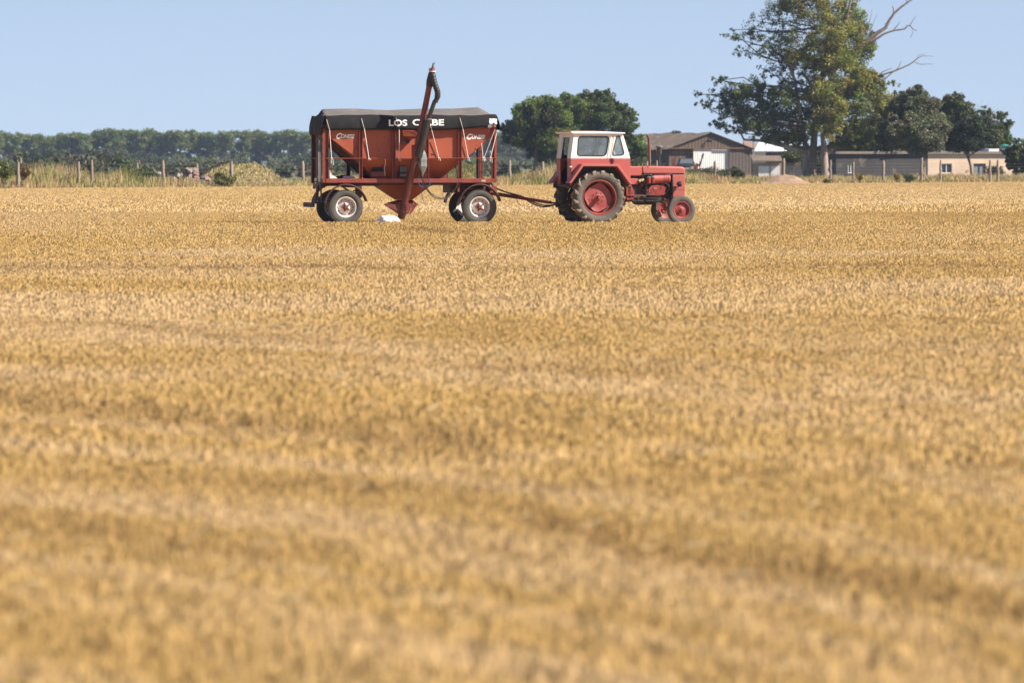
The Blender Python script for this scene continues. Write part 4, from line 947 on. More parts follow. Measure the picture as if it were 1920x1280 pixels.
# ------------------------------------------------------------------ tractor
TY = R(16.5)
near = Vector(((1125 - 960) / F * 152, 152, 0)); Rm = Matrix.Rotation(TY, 3, 'Z')
tpos = near - Rm @ Vector((0, -.95, 0))
tr = empty('tractor', tpos, TY, 'old faded red tractor with white topped cab hitched in front of the grain trailer', 'tractor')
TX = lambda px, y: (px - 1125 + 20.5 * (y + .95)) / 67.2
TZ = lambda py: (421.5 - py) / 70.3
TP = lambda px, py, y: (TX(px, y), y, TZ(py))
mr = {'hub': M_rim, 'rim': M_rim}
for s in (-1, 1):
    wheel(tr, (0, s * .77, .725), s, .725, .36, .475, M_rub_, mr, 'rear')
    wheel(tr, (2.36, s * .70, .385), s, .385, .17, .24, M_rub_, {'hub': M_rim, 'rim': M_rim}, 'front')
# bonnet and nose
hx0, hx1 = TX(1205, -.27), TX(1287, -.27)
prof = [(hx0, 1.345), (hx1 - .003, 1.345), (hx1, 1.46), (hx1 - .015, 1.51), (hx1 - .05, 1.54), (hx1 - .12, 1.552), (hx0 + .3, 1.566), (hx0, 1.562)]
hood = MB().xz(prof, -.27, .27).build('bonnet', M_tred, tr, smooth=35, bevel=.045); hood.modifiers['bevel'].segments = 4
MB().span((hx0 + .02, -.275, 1.335), (hx1 - .006, .275, 1.3445)).build('bonnet_seam', M_black, hood)
MB().xz([(hx0 + .16, 1.5), (hx0 + .175, 1.5), (hx0 + .175, 1.567), (hx0 + .16, 1.567)], -.272, .272).build('strap', M_tred2, hood)
nx0 = TX(1262, -.27)
nose = MB().xz([(nx0 + .02, .70), (hx1 - .03, .70), (hx1 - .004, .76), (hx1 - .004, 1.333), (nx0 - .0, 1.333), (nx0 + .015, 1.22), (nx0 + .02, 1.1)], -.275, .275).build('grille_housing', M_tred, tr, bevel=.02)
MB().span((nx0 + .018, -.279, .928), (hx1 - .002, .279, .936)).build('seam', M_tred2, nose)
gr_ = MB()
for k in range(14): gr_.span((hx1 - .006, -.2, .8 + k * .036), (hx1 + .004, .2, .815 + k * .036))
gr_.build('grille', M_black, nose)
hl = Vector(TP(1275.5, 345.5, -.40))
for s in (-1, 1):
    L_ = MB().lathe([(.001, -.07), (.035, -.065), (.065, -.03), (.074, .02), (.074, .045), (.001, .05)], (hl.x, s * .40, hl.z), 'x', 24).build('headlight', M_black, tr, smooth=40)
    MB().lathe([(.001, .062), (.05, .058), (.068, .05)], (hl.x, s * .40, hl.z), 'x', 24).build('lens', M_chrome, L_, smooth=40)
    MB().tube([(nx0 + .03, s * .275, hl.z - .08), (nx0 + .03, s * .34, hl.z - .09), (hl.x - .02, s * .38, hl.z - .085), (hl.x - .01, s * .39, hl.z - .03)], .012, 8).build('bracket', M_black, L_)
# cowl between cab and bonnet
cx0 = TX(1183, -.26) - .1
MB().span((cx0, -.262, TZ(330)), (hx0 - .002, .262, 1.556)).build('fuel_tank', M_tred, tr, bevel=.025)
MB().span((cx0, -.26, TZ(346)), (TX(1197.5, -.26), .26, TZ(335))).build('gearbox_cover', M_tred, tr, bevel=.01)
# engine
eng = MB().span((1.15, -.16, .70), (nx0 + .02, .16, 1.33)).build('engine_block', M_oil, tr, bevel=.02)
ex = lambda px, y=-.24: TX(px, y)
MB().xz([(ex(1217), TZ(367)), (ex(1247), TZ(367)), (ex(1250), TZ(355)), (ex(1247), TZ(346)), (ex(1222), TZ(349)), (ex(1217), TZ(352))], -.24, -.10).build('crankcase', M_tred2, eng, bevel=.015)
MB().span((ex(1228), -.246, TZ(355)), (ex(1233), -.241, TZ(352.5))).build('maker_plate', M_chrome, eng)
MB().cyl((ex(1226), -.19, TZ(336)), (ex(1258), -.19, TZ(335)), .125, n=28).build('air_cylinder', M_tred2 if False else M_tred, eng, smooth=40, bevel=.01)
mb = MB()
for px in (1246, 1250, 1254): mb.lathe([(.124, -.008), (.131, -.008), (.131, .008), (.124, .008)], (ex(px), -.19, TZ(335.2)), 'x', 28)
mb.build('cylinder_band', M_tred2, eng, smooth=40)
for k, px in enumerate((1217.5, 1225)):
    f = MB().lathe([(.001, TZ(344.5)), (.05, TZ(344.5)), (.058, TZ(343)), (.058, TZ(333.5)), (.04, TZ(332.6))], (TX(px, -.31), -.31, 0), 'z', 20).build('filter', M_tred2, eng, smooth=40)
    MB().lathe([(.001, TZ(331)), (.02, TZ(331)), (.05, TZ(331.7)), (.064, TZ(332.4)), (.064, TZ(333.2)), (.001, TZ(333.2))], (TX(px, -.31), -.31, 0), 'z', 20).build('filter_cap', M_chrome, f, smooth=40)
mb = MB(); mb.tube(catmull([TP(1216, 331.5, -.31), TP(1219, 328, -.31), TP(1223, 329, -.31), TP(1227, 331.5, -.31)]), .010, 6); mb.build('fuel_line', M_black, eng)
for px, py in ((1201, 339), (1206, 337.5)):
    MB().cyl(TP(px - 2.2, py + 1.5, -.27), TP(px + 2, py - 1, -.27), .045, .04, n=14).build('sediment_bowl', mat('beige_bowl', (.5, .40, .24), .4), eng, smooth=40)
M_pipe = M_black
for P_, r_ in (([TP(1262, 331, -.26), TP(1262, 327.5, -.26), TP(1255, 326.8, -.26), TP(1250, 327.5, -.26)], .014), ([TP(1262, 330, -.262), TP(1262.5, 350, -.262), TP(1261, 372, -.262)], .016), ([TP(1208, 323, -.28), TP(1209, 327, -.3), TP(1206, 331, -.3), TP(1207, 336, -.28)], .016),
               ([TP(1197, 366, -.26), TP(1215, 366.5, -.26), TP(1240, 368, -.26)], .015), ([TP(1212, 347, -.26), TP(1213, 356, -.26), TP(1212, 367, -.26)], .03), ([TP(1240, 344, -.26), TP(1252, 345, -.27), TP(1256, 352, -.27), TP(1252, 362, -.25)], .014)):
    MB().tube(catmull(P_), r_, 7).build('pipe', M_pipe, eng, smooth=50)
M_bits = mat('engine_bits', (.05, .03, .03), .5, (.28, .04, .03), 9)
for i in range(34):
    x_ = random.uniform(1.22, nx0 + .02); z_ = random.uniform(.68, 1.28); s_ = random.uniform(.02, .06)
    MB().box((x_, -.17 - s_ * .5, z_), (s_ * random.uniform(.8, 1.8), s_ * 1.4, s_ * random.uniform(.8, 1.8)), Matrix.Rotation(random.uniform(0, 3), 3, 'Y')).build('engine_fitting', M_bits, eng, bevel=.006)
mb = MB(); mb.lathe([(.001, -.02), (.12, -.02), (.14, 0), (.12, .02), (.001, .02)], (nx0 - .03, 0, 1.05), 'x', 24); mb.build('fan', M_black, eng)
# underside
ch = MB().span((.95, -.2, .60), (2.05, .2, .76)).xz([(1.2, .62), (1.9, .62), (1.8, .52), (1.3, .52)], -.14, .14).build('chassis', M_oil, tr, bevel=.02)
MB().span((-.35, -.24, .50), (.96, .24, .98)).build('gearbox', M_oil, ch, bevel=.04)
cl_ = MB(); x0 = TX(1175, -.3); x1 = TX(1189, -.3)
cl_.xz([(x0, TZ(347)), (x1 - .06, TZ(347)), (x1, TZ(356)), (x1 + .02, TZ(374)), (x0 + .03, TZ(376.5)), (x0, TZ(372))], -.28, .28)
cb = cl_.build('clutch_housing', M_tred2, ch, bevel=.012)
mb = MB()
for py in (350, 356, 362, 368): mb.span((x0 + .07, -.286, TZ(py + 4)), (x0 + .13, -.27, TZ(py)))
mb.build('slot', M_dark, cb)
MB().bar(TP(1176, 365.5, -.31), TP(1213, 367.5, -.31), .02, .02).build('linkage_rod', M_rim, ch)
MB().cyl((0, -.6, .725), (0, .6, .725), .13, n=20).build('rear_axle', M_oil, ch, smooth=40)
fa = MB().bar((2.33, -.62, .43), (2.33, .62, .43), .10, .09).xz([(2.18, .70), (2.5, .70), (2.42, .42), (2.25, .42)], -.10, .10).build('front_axle', M_tred2, tr, bevel=.012)
for s in (-1, 1):
    MB().cyl((2.34, s * .56, .33), (2.34, s * .56, .56), .035, n=12).build('king_pin', M_tred2, fa, smooth=40)
    MB().bar((2.34, s * .5, .55), (1.5, s * .22, .72), .03, .03).build('tie_rod', M_oil, fa)
MB().bar((2.20, -.5, .38), (2.20, .5, .38), .03, .03).build('track_rod', M_tred2, fa)
MB().span((2.25, -.3, .66), (2.6, .3, .72)).build('bolster', M_oil, fa, bevel=.01)
# exhaust and intake
x_ = TX(1218.8, 0)
MB().tube(catmull([(x_ + .015, 0, 1.55), (x_ + .01, 0, 1.9), (x_ - .005, 0, 2.2), (x_ - .015, 0, 2.32), (x_ - .06, .01, 2.40)]), .037, 14).build('exhaust_pipe', M_rustpipe, tr, smooth=50)
x_ = TX(1237.7, 0)
ai = MB().cyl((x_, 0, 1.55), (x_, 0, 1.9), .03, n=16).build('air_intake', M_black, tr, smooth=40)
MB().lathe([(.03, 1.86), (.06, 1.88), (.07, 1.92), (.072, 2.04), (.05, 2.05)], (x_, 0, 0), 'z', 24).build('bowl', mat('grey_bowl', (.05, .055, .06), .3), ai, smooth=40)
MB().lathe([(.05, 2.05), (.098, 2.07), (.102, 2.085), (.09, 2.105), (.04, 2.125), (.001, 2.13)], (x_, 0, 0), 'z', 24).build('cap', mat('grey_cap', (.18, .19, .20), .35), ai, smooth=40)
# fenders
for s in (-1, 1):
    path = [(TX(1069, -.95), TZ(344)), (TX(1092, -.95), TZ(310)), (TX(1158, -.95), TZ(310.5)), (TX(1183, -.95), TZ(346))]
    if s > 0: path[-1] = (path[-1][0], path[-1][1])
    outp = [(path[0][0] - .045, path[0][1] + .0), (path[1][0] - .02, path[1][1] + .035), (path[2][0] + .02, path[2][1] + .035), (path[3][0] + .04, path[3][1])]
    inn = [(path[3][0] - .03, path[3][1]), (path[2][0] - .02, path[2][1] - .03), (path[1][0] + .025, path[1][1] - .03), (path[0][0] + .03, path[0][1])]
    MB().xz(outp + inn, s * .97, s * .60).build('fender', M_tred, tr, bevel=.012)
    MB().xz([(path[0][0], .98)] + [(a, b - .02) for a, b in path] + [(path[3][0], .98)], s * .612, s * .60).build('wheel_well', M_interior, tr)
# cab
cabz0, cabz1 = 1.77, 2.425
cab = MB()
yS = -.66
Cx = lambda px: TX(px, yS)
side = [(Cx(1070), cabz0 - .002), (Cx(1182.3), cabz0 - .002), (Cx(1183), TZ(346)), (Cx(1160), TZ(311)), (Cx(1090), TZ(311)), (Cx(1070.5), TZ(344))]
low = MB()
for s in (-1, 1): low.xz(side, s * .66, s * .625)
cabo = low.build('cab', M_tred, tr, bevel=.006)
MB().span((Cx(1180), -.622, 1.03), (Cx(1182.8), .622, 1.765)).build('bulkhead', M_tred, cabo)
MB().span((-.70, -.60, 1.00), (Cx(1179.5), .60, 1.05)).build('floor', M_interior, cabo)
W1 = [(Cx(1085), TZ(255.6)), (Cx(1143), TZ(256)), (Cx(1136.5), TZ(292.3)), (Cx(1082.5), TZ(292))]
O1 = [(Cx(1070), cabz0), (Cx(1141), cabz0), (Cx(1149), cabz1), (Cx(1076), cabz1)]
W2 = [(Cx(1157), TZ(254.5)), (Cx(1162), TZ(254.5)), (Cx(1171.5), TZ(290.5)), (Cx(1147.5), TZ(291.5))]
O2 = [(Cx(1141.8), cabz0), (Cx(1182.3), cabz0), (Cx(1168), cabz1), (Cx(1149.8), cabz1)]
r1 = rounded(W1, .10, 5); r2 = rounded(W2, .09, 5)
for s in (-1, 1):
    for O_, r_ in ((O1, r1), (O2, r2)):
        MB().ring(O_, r_, lambda u, v: (u, s * .624, v), lambda u, v: (u, s * .618, v)).build('inner_trim', M_interior, cabo)
        fr = MB().ring(O_, r_, lambda u, v: (u, s * .66, v), lambda u, v: (u, s * .625, v)).build('window_frame', M_white, cabo)
        rr_ = [(u, s * .662, v) for u, v in r_]; MB().tube(rr_ + [rr_[0], rr_[1]], .013, 6, cap=False).build('gasket', M_black, fr)
        MB().xz(r_, s * .648, s * .642).build('pane', M_gl, fr)
# door rails beside the big window
for px0, px1 in ((1145.5, 1153.5), (1139.5, 1147)):
    MB().bar((Cx(px0), -.668, cabz0 + .02), (Cx(px1 - .5), -.668, cabz1 - .03), .018, .012, up=(0, 1, 0)).build('door_rail', M_white, cabo)
MB().bar((Cx(1078), -.668, TZ(253)), (Cx(1166), -.668, TZ(253.4)), .018, .012, up=(0, 1, 0)).build('rain_gutter', M_white, cabo)
MB().xz([(Cx(1145.5), TZ(296.5)), (Cx(1151), TZ(297)), (Cx(1152), TZ(301)), (Cx(1150), TZ(307)), (Cx(1148), TZ(307)), (Cx(1148), TZ(300))], -.70, -.662).build('door_hinge', mat('dark_red', (.16, .02, .03), .6), cabo, bevel=.004)
MB().bar((Cx(1152), -.664, TZ(308)), (Cx(1165), -.664, TZ(296.5)), .004, .012, up=(0, 1, 0)).build('panel_scratch', M_rustpipe, cabo)
# windscreen and rear doorway
fx = lambda z: Cx(1182.3) + (Cx(1168) - Cx(1182.3)) * (z - cabz0) / (cabz1 - cabz0)
fo = [(-.622, cabz0), (.622, cabz0), (.622, cabz1), (-.622, cabz1)]; fi = rounded([(-.55, cabz0 + .07), (.55, cabz0 + .07), (.55, cabz1 - .08), (-.55, cabz1 - .08)], .08)
fr = MB().ring(fo, fi, lambda u, v: (fx(v) - .002, u, v), lambda u, v: (fx(v) - .035, u, v)).build('windscreen_frame', M_white, cabo)
MB().yz([(u, v) for u, v in fi], -.02, -.015).build('pane', M_gl, fr)
pn_ = fr.children[-1]
pn_.data.transform(Matrix.Identity(4))
for v in pn_.data.vertices: v.co.x += fx(v.co.z)
rx = lambda z: Cx(1070) + (Cx(1076) - Cx(1070)) * (z - cabz0) / (cabz1 - cabz0)
M_cabside = M_white
for s in (-1, 1):
    a, b = s * .622, s * .33
    vs = []
    for z in (cabz0, cabz1 - .09):
        for yy in (a, b): vs += [(rx(z), yy, z), (rx(z) + .04, yy, z)]
    MB().add(vs, [(0, 1, 3, 2), (4, 6, 7, 5), (0, 4, 5, 1), (2, 3, 7, 6), (0, 2, 6, 4), (1, 5, 7, 3)]).build('rear_pillar', M_white, cabo, bevel=.004)
    MB().span((Cx(1070.2), a, 1.04), (Cx(1070) + .04, b, cabz0 - .004)).build('rear_panel', M_tred, cabo, bevel=.006)
MB().add([(rx(z) + dx, yy, z) for z in (cabz1 - .088, cabz1) for yy in (-.622, .622) for dx in (0, .04)], [(0, 1, 3, 2), (4, 6, 7, 5), (0, 4, 5, 1), (2, 3, 7, 6), (0, 2, 6, 4), (1, 5, 7, 3)]).build('rear_header', M_white, cabo)
MB().span((Cx(1068), -.40, TZ(350)), (Cx(1074), .40, TZ(346.5))).build('rear_step', M_rustpipe, cabo, bevel=.01)
x0, x1 = TX(1073, -.72), TX(1173, -.72)
roof = MB().xz([(x0, cabz1 + .002), (x1 - .02, cabz1 + .002), (x1, cabz1 + .012), (x1 - .01, cabz1 + .035), (x0 + .6, cabz1 + .068), (x0 - .0, cabz1 + .066), (x0 - .05, cabz1 + .055)], -.73, .73).build('roof', M_white, cabo, bevel=.012)
MB().xz([(x0 - .045, cabz1 + .069), (x0 - .045, cabz1 + .066), (x1 - .25, cabz1 + .058), (x1 - .5, cabz1 + .066), (x0 + .2, cabz1 + .078)], -.70, .70).build('rust_sheet', mat('roof_rust', (.45, .22, .16), .8, (.34, .17, .12), 4), roof)
MB().span((-.50, -.59, 1.05), (-.46, .59, 1.70)).span((-.46, -.59, 1.05), (.5, -.36, 1.45)).span((-.46, .36, 1.05), (.5, .59, 1.45)).build('interior_panel', M_interior, cabo)
seat = MB().span((-.25, -.24, 1.35), (.22, .24, 1.45)).span((-.33, -.24, 1.45), (-.24, .24, 1.80)).span((-.1, -.1, 1.05), (.1, .1, 1.35)).build('seat', M_interior, cabo, bevel=.03)
stw = []
for k in range(25):
    a = 2 * math.pi * k / 24; u = math.cos(a) * .21; v = math.sin(a) * .21; stw.append((.52 + v * .5, u, 1.93 + v * .83))
sw = MB().tube(stw, .016, 7, cap=False).bar((.52, -.2, 1.93), (.52, .2, 1.93), .02, .02).tube([(.52, 0, 1.93), (.85, 0, 1.5)], .025, 8).build('steering_wheel', M_black, cabo, smooth=50)
MB().span((.70, -.45, 1.5), (.90, .45, 1.74)).build('dashboard', M_interior, cabo, bevel=.02)
tl = Vector(TP(1071, 314, -.70))
l_ = MB().lathe([(.001, -.05), (.035, -.04), (.045, 0), (.04, .03), (.001, .035)], (tl.x - .03, -.72, tl.z), 'x', 16).build('tail_lamp', M_chrome, tr, smooth=50)
MB().tube([(tl.x - .02, -.72, tl.z - .03), (tl.x - .01, -.70, tl.z - .13), (tl.x + .04, -.66, tl.z - .16)], .012, 6).build('bracket', M_rustpipe, l_)
MB().span((-.75, -.07, .46), (-.3, .07, .52)).build('drawbar', M_oil, tr, bevel=.01)
for s in (-.3, .3): MB().bar((-.2, s, .75), (-.85, s * .9, .5), .04, .06).build('lift_arm', M_oil, tr)

# ------------------------------------------------------------------ grain trailer
LY = R(12); near2 = Vector(((649 - 960) / F * 152, 152, 0)); Rm2 = Matrix.Rotation(LY, 3, 'Z'); lpos = near2 - Rm2 @ Vector((0, -1.0, 0))
gt = empty('grain_trailer', lpos, LY, 'rust red hopper grain trailer with black lettered tarpaulin and raised auger', 'trailer')
LX = lambda px, y: (px - 649 + 14.6 * (y + 1.0)) / 68.8
LZ = TZ
LP = lambda px, py, y: Vector((LX(px, y), y, LZ(py)))
M_or = mat('trailer_orange', (.50, .105, .040), .5, (.33, .060, .026), 1.3, .8, c3=(.20, .05, .03), s3=7, t3=.63, bump=.35, bscale=2.2, stretch=(1, 1, .5))
M_or2 = mat('frame_orange', (.38, .062, .034), .5, (.22, .04, .026), 4, c3=(.13, .04, .03), s3=14, t3=.60)
M_dr_shade = mat('shaded_dark_red', (.105, .022, .018), .6, (.065, .02, .016), 5, c3=(.05, .03, .025), s3=12, t3=.6)  # dark red deepened to put the shade on the frames into its colour
M_tarp = mat('tarpaulin', (.016, .017, .021), .8, (.032, .032, .036), 3.0, .8, c3=(.07, .066, .064), s3=7, t3=.66, bump=.7, bscale=4, spec=.25)
M_tarptop = mat('tarpaulin_top', (.19, .165, .155), .85, (.13, .115, .11), 2.5, .8, c3=(.24, .21, .19), s3=6, t3=.62, bump=.3, bscale=5)
M_letter = mat('white_letter', (1.28, 1.28, 1.28), .6, (1.1, 1.1, 1.1), 9)
M_rope = mat('rope', (.95, .90, .85), .9)
M_wrim = mat('white_rim', (1.0, .90, .85), .5, (.80, .69, .63), 9, c3=(.30, .16, .11), s3=18, t3=.62)
M_hubr = mat('rusty_hub', (.26, .08, .05), .8, (.14, .05, .04), 20)
M_hose = mat('hose', (.02, .02, .022), .55)
M_galv = mat('galvanised', (.42, .46, .46), .4, (.30, .34, .35), 5, metal=.5)
M_bluehose = mat('blue_line', (.05, .07, .22), .5)
hub_m = {'hub': M_hubr, 'rim': M_wrim}
for s in (-1, 1): wheel(gt, (0, s * .875, .465), s, .465, .25, .285, M_trub, hub_m, 'trailer')
fxw = LX(900, -1.0)
steer = R(-2)
turn = MB().span((fxw - .5, -.42, .86), (fxw + .42, .42, .94)).build('front_bogie', M_dr_shade, gt, bevel=.01)
for s in (-1, 1): wheel(turn, (fxw, s * .885, .465), s, .465, .25, .285, M_trub, hub_m, 'trailer')
for xw, par in ((0, gt), (fxw, turn)):
    ax = MB().bar((xw, -.75, .465), (xw, .75, .465), .10, .10).build('axle', M_dr_shade, par, bevel=.01)
    for s in (-1, 1):
        sp = MB()
        for k in range(4): sp.tube(catmull([(xw - .42 + k * .07, s * .55, .70 - k * .018), (xw, s * .55, .56 - k * .018), (xw + .42 - k * .07, s * .55, .70 - k * .018)]), .018, 4)
        sp.build('leaf_spring', M_dr_shade, ax)
# fenders: arched guards
for xw, par, fr_ in ((0, gt, 0), (fxw, turn, 1)):
    for s in (-1, 1):
        mb = MB(); N = 26; a0, a1 = R(14), R(172); Ra = .575; vs = []
        for i in range(N + 1):
            a = a0 + (a1 - a0) * i / N
            for (r_, yy) in ((Ra, s * 1.02), (Ra, s * .76), (Ra - .012, s * .76), (Ra - .012, s * 1.02)): vs.append((xw + r_ * math.cos(a), yy, .485 + r_ * 1.02 * math.sin(a)))
        mb.add(vs, [(i * 4 + j, i * 4 + (j + 1) % 4, i * 4 + 4 + (j + 1) % 4, i * 4 + 4 + j) for i in range(N) for j in range(4)] + [(0, 1, 2, 3), (N * 4, N * 4 + 1, N * 4 + 2, N * 4 + 3)])
        fd = mb.build('fender', M_or2 if fr_ else M_dr_shade, par)
        MB().tube([(xw + Ra * math.cos(a0 + (a1 - a0) * i / N), s * 1.03, .485 + Ra * 1.02 * math.sin(a0 + (a1 - a0) * i / N)) for i in range(N + 1)], .022, 8).build('edge_tube', M_dr_shade, fd, smooth=50)
        MB().tube([(xw + .25, s * .7, .9), (xw + .38, s * .8, .93), (xw + .42, s * .9, .89)], .02, 6).build('stay', M_dr_shade, fd)
# chassis
chs = MB()
for s in (-1, 1):
    chs.span((-.54, s * .95, LZ(343)), (4.05, s * 1.0, LZ(335.2))).span((-.54, s * .90, LZ(343)), (4.05, s * .95, LZ(342))).span((-.54, s * .90, LZ(336)), (4.05, s * .95, LZ(335.2)))
for x_ in (-.50, .41, 3.10, 4.02): chs.span((x_ - .04, -.90, LZ(342)), (x_ + .04, .90, LZ(336.2)))
MB().span((-.53, -.93, 1.218), (.90, .93, 1.226)).span((2.52, -.93, 1.218), (4.04, .93, 1.226)).span((.901, -.93, 1.218), (2.519, -.60, 1.226)).span((.901, .60, 1.218), (2.519, .93, 1.226)).build('deck', M_dr_shade, gt)
cho = chs.build('chassis', M_or2, gt, bevel=.006)
mb = MB()
for s in (-1, 1): mb.span((-.5, s * .62 - .05, LZ(349)), (.85, s * .62 + .05, LZ(343.3))); mb.span((.85, s * .68 - .05, LZ(347.5)), (3.0, s * .68 + .05, LZ(343.3)))
mb.span((.26, -.9, LZ(352)), (.40, .9, LZ(343.3))).span((.30, -.95, LZ(371)), (.44, -.7, LZ(345)))
for s in (-1, 1): mb.span((3.0, s * .62 - .05, LZ(349)), (4.0, s * .62 + .05, LZ(343.3)))
mb.build('subframe', M_dr_shade, cho, bevel=.008)
mb = MB(); mb.span((fxw - .72, -.5, LZ(362)), (fxw - .35, .5, LZ(343.5))).span((fxw - .35, -.40, LZ(353)), (fxw + .2, .40, LZ(347))); mb.lathe([(.001, .945), (.38, .945), (.38, 1.0), (.001, 1.0)], (fxw, 0, 0), 'z', 28)
mb.build('turntable', M_dr_shade, cho, bevel=.01)
MB().span((LX(858, -.9), -.92, LZ(360)), (LX(861.5, -.9), -.88, LZ(343.5))).build('stop_post', M_or2, cho)
MB().span((LX(903, -1), -1.004, LZ(341)), (LX(911, -1), -1.0005, LZ(337.5))).build('plate', mat('plate_cream', (.6, .48, .36), .6), cho)
# posts
pxs_ = [613, 677, 738.5, 801, 863, 926]
for s in (-1, 1):
    for i, px in enumerate(pxs_):
        x_ = LX(px, -1.0); wd = .065 if 0 < i < 5 else .075; mb = MB(); y0, y1 = s * .925, s * 1.003
        mb.span((x_ - wd / 2, y0, LZ(342.9 if s < 0 else 335)), (x_ + wd / 2, y0 + s * .012, 2.56))
        mb.span((x_ - wd / 2 - .012, y0, LZ(342.9 if s < 0 else 335)), (x_ - wd / 2 - .001, y1, 2.56)).span((x_ + wd / 2 + .001, y0, LZ(342.9 if s < 0 else 335)), (x_ + wd / 2 + .012, y1, 2.56))
        mb.build('post', M_or2, gt)
# corner angles in front (brighter doubled post) and far wider posts
for px in (608, 929.5):
    MB().span((LX(px, -1.0) - .03, -1.0, 1.13), (LX(px, -1.0) + .03, -.98, 2.56)).span((LX(px, -1) - .03 if px < 700 else LX(px, -1) + .018, -.979, 1.13), (LX(px, -1) - .018 if px < 700 else LX(px, -1) + .03, -.90, 2.56)).build('corner_post', M_or2, gt)
for px, w_ in ((648, .10), (897, .16)):
    MB().span((LX(px, 1.0) - w_ / 2, .9, 1.12), (LX(px, 1.0) + w_ / 2, .94, 2.5)).build('support', M_dr_shade, gt)
mb = MB()
for s in (-1, 1): mb.tube([(-.55, s * 1.012, LZ(297)), (1.7, s * 1.012, LZ(297.3)), (4.1, s * 1.012, LZ(296.6))], .011, 6)
mb.tube([(-.57, -1.0, LZ(297)), (-.57, 1.0, LZ(297))], .011, 6)
mb.build('rope_rail', M_or2, gt)
# hopper
lev = [(LX(615.5, -.88), LX(923, -.88), .918, 2.68), (LX(618, -.88), LX(920, -.88), .918, LZ(257.5)), (LX(669, -.88), LX(873, -.88), .918, LZ(297)), (LX(709, -.45), LX(808, -.45), .45, LZ(348)), (LX(743, -.15), LX(772, -.15), .15, LZ(375.5))]
vs = []
for x0, x1, yy, z in lev: vs += [(x0, -yy, z), (x1, -yy, z), (x1, yy, z), (x0, yy, z)]
fs = [(i * 4 + j, i * 4 + (j + 1) % 4, i * 4 + 4 + (j + 1) % 4, i * 4 + 4 + j) for i in range(4) for j in range(4)] + [(16, 17, 18, 19)]
hop = MB().add(vs, fs).build('hopper', M_or, gt); md = hop.modifiers.new('thick', 'SOLIDIFY'); md.thickness = .006
mb = MB()   # stiffening ribs along the end slopes
for e in (0, 1):
    for yy in (-.75, -.4, 0, .4, .75):
        a = Vector((lev[1][e], yy, lev[1][3])); b = Vector((lev[3][e], yy * .5, lev[3][3])); mb.bar(a, b, .05, .05)
mb.build('rib', M_dr_shade, hop)
mb = MB(); mb.span((-.5, -.94, 2.56), (4.03, -.922, 2.64)); mb.span((-.5, .922, 2.56), (4.03, .94, 2.64)); mb.build('top_rail', M_or2, hop)
mb = MB()
for px0, py0, px1, py1 in ((669, 274, 660, 290), (682, 264, 690, 297), (806, 266, 819, 297), (867, 274, 873, 294)): mb.bar(LP(px0, py0, -.925), LP(px1, py1, -.925), .012, .012)
mb.build('weld_line', M_dr_shade, hop)
ht = MB().span((LX(695, -.70), -.82, LZ(332)), (LX(719, -.70), -.62, LZ(322))).build('hatch', M_or2, hop, bevel=.01)
MB().span((LX(697, -.72), -.79, LZ(321.8)), (LX(717, -.72), -.6, LZ(314))).build('opening', M_dark, ht)
MB().span((LX(748, -.75), -.80, LZ(332)), (LX(761, -.75), -.6, LZ(307))).build('side_box', M_dark, hop, bevel=.01)
ch_ = MB(); a = LP(752, 243, -.88)
pts = [LP(752, 243, -.885), LP(774, 244, -.885), LP(779, 251, -.885), LP(779, 254, -.885), LP(754, 255, -.885)]
ch_.prism([(p.x, p.z) for p in pts], lambda u, v: (u, -.885, v), lambda u, v: (u, -1.16 if u > a.x + .1 else -1.05, v - .02)); ch_.build('auger_rest', M_or, hop, bevel=.006)
MB().span((LX(752, -.95), -1.0, LZ(271)), (LX(760, -.95), -.885, LZ(257))).build('latch_box', mat('rusty_box', (.28, .03, .025), .6, (.08, .03, .03), 8), hop, bevel=.006)
MB().span((LX(757, -1.05), -1.02, LZ(269)), (LX(768, -1.05), -.99, LZ(262))).build('light', M_dr_shade, hop)
MB().span((LX(808, -.89), -.9235, LZ(291)), (LX(815, -.89), -.9205, LZ(288))).build('stencil', M_dr_shade, hop)

# tarpaulin
def ridge_z(x): return 3.0935 + np.interp(x, [-.5, .4, 1.3, 2.2, 3.1, 3.96], [0.0, .014, -.028, .012, .018, .065])
def bot_z(x): return np.interp(x, [-.6, .2, 1.3, 2.4, 3.2, 3.7, 4.1], [2.52, 2.525, 2.53, 2.515, 2.555, 2.61, 2.60])
def skirt_y(x, z):
    t = (2.92 - z) / .4
    return 1.035 + .03 * math.sin(math.pi * min(1, max(0, t)) * .9) + .006 * math.sin(x * 5.3 + 1) * t + .004 * math.sin(x * 17 + z * 9) * t
tb = MB(); NX = 110; cols_ = []
for i in range(NX + 1):
    x = -.57 + 4.66 * i / NX; rz = float(ridge_z(x)); ez = 2.925 + .012 * math.sin(x * 3.4) + .006 * math.sin(x * 8 + 2) + (.0 if x < 3 else .01); bz = float(bot_z(x))
    # hip towards the ends
    ex_ = min(1, (x + .57) / .10) if x < 0 else min(1, (4.09 - x) / .28); rz = ez + (rz - ez) * (.25 + .75 * max(0, ex_)) if ex_ < 1 else rz
    colv = []
    for side_ in (-1, 1):
        seg = []
        for k in range(7):
            z = bz + (ez - bz) * k / 6; seg.append((x, side_ * skirt_y(x, z), z))
        seg.append((x, side_ * 1.015, ez + .012))
        for k in range(1, 7):
            f = k / 7; zz = ez + (rz - ez) * f - .045 * math.sin(math.pi * f) * (.35 + .65 * math.sin(x * 3.45 - .2) ** 2) + .006 * math.sin(x * 11 + k * 2.0)
            seg.append((x, side_ * 1.0 * (1 - f), zz))
        if side_ < 0: colv += seg + [(x, 0, rz)]
        else: colv += seg[::-1]
    cols_.append(colv)
m_ = len(cols_[0]); vs = [p for c in cols_ for p in c]
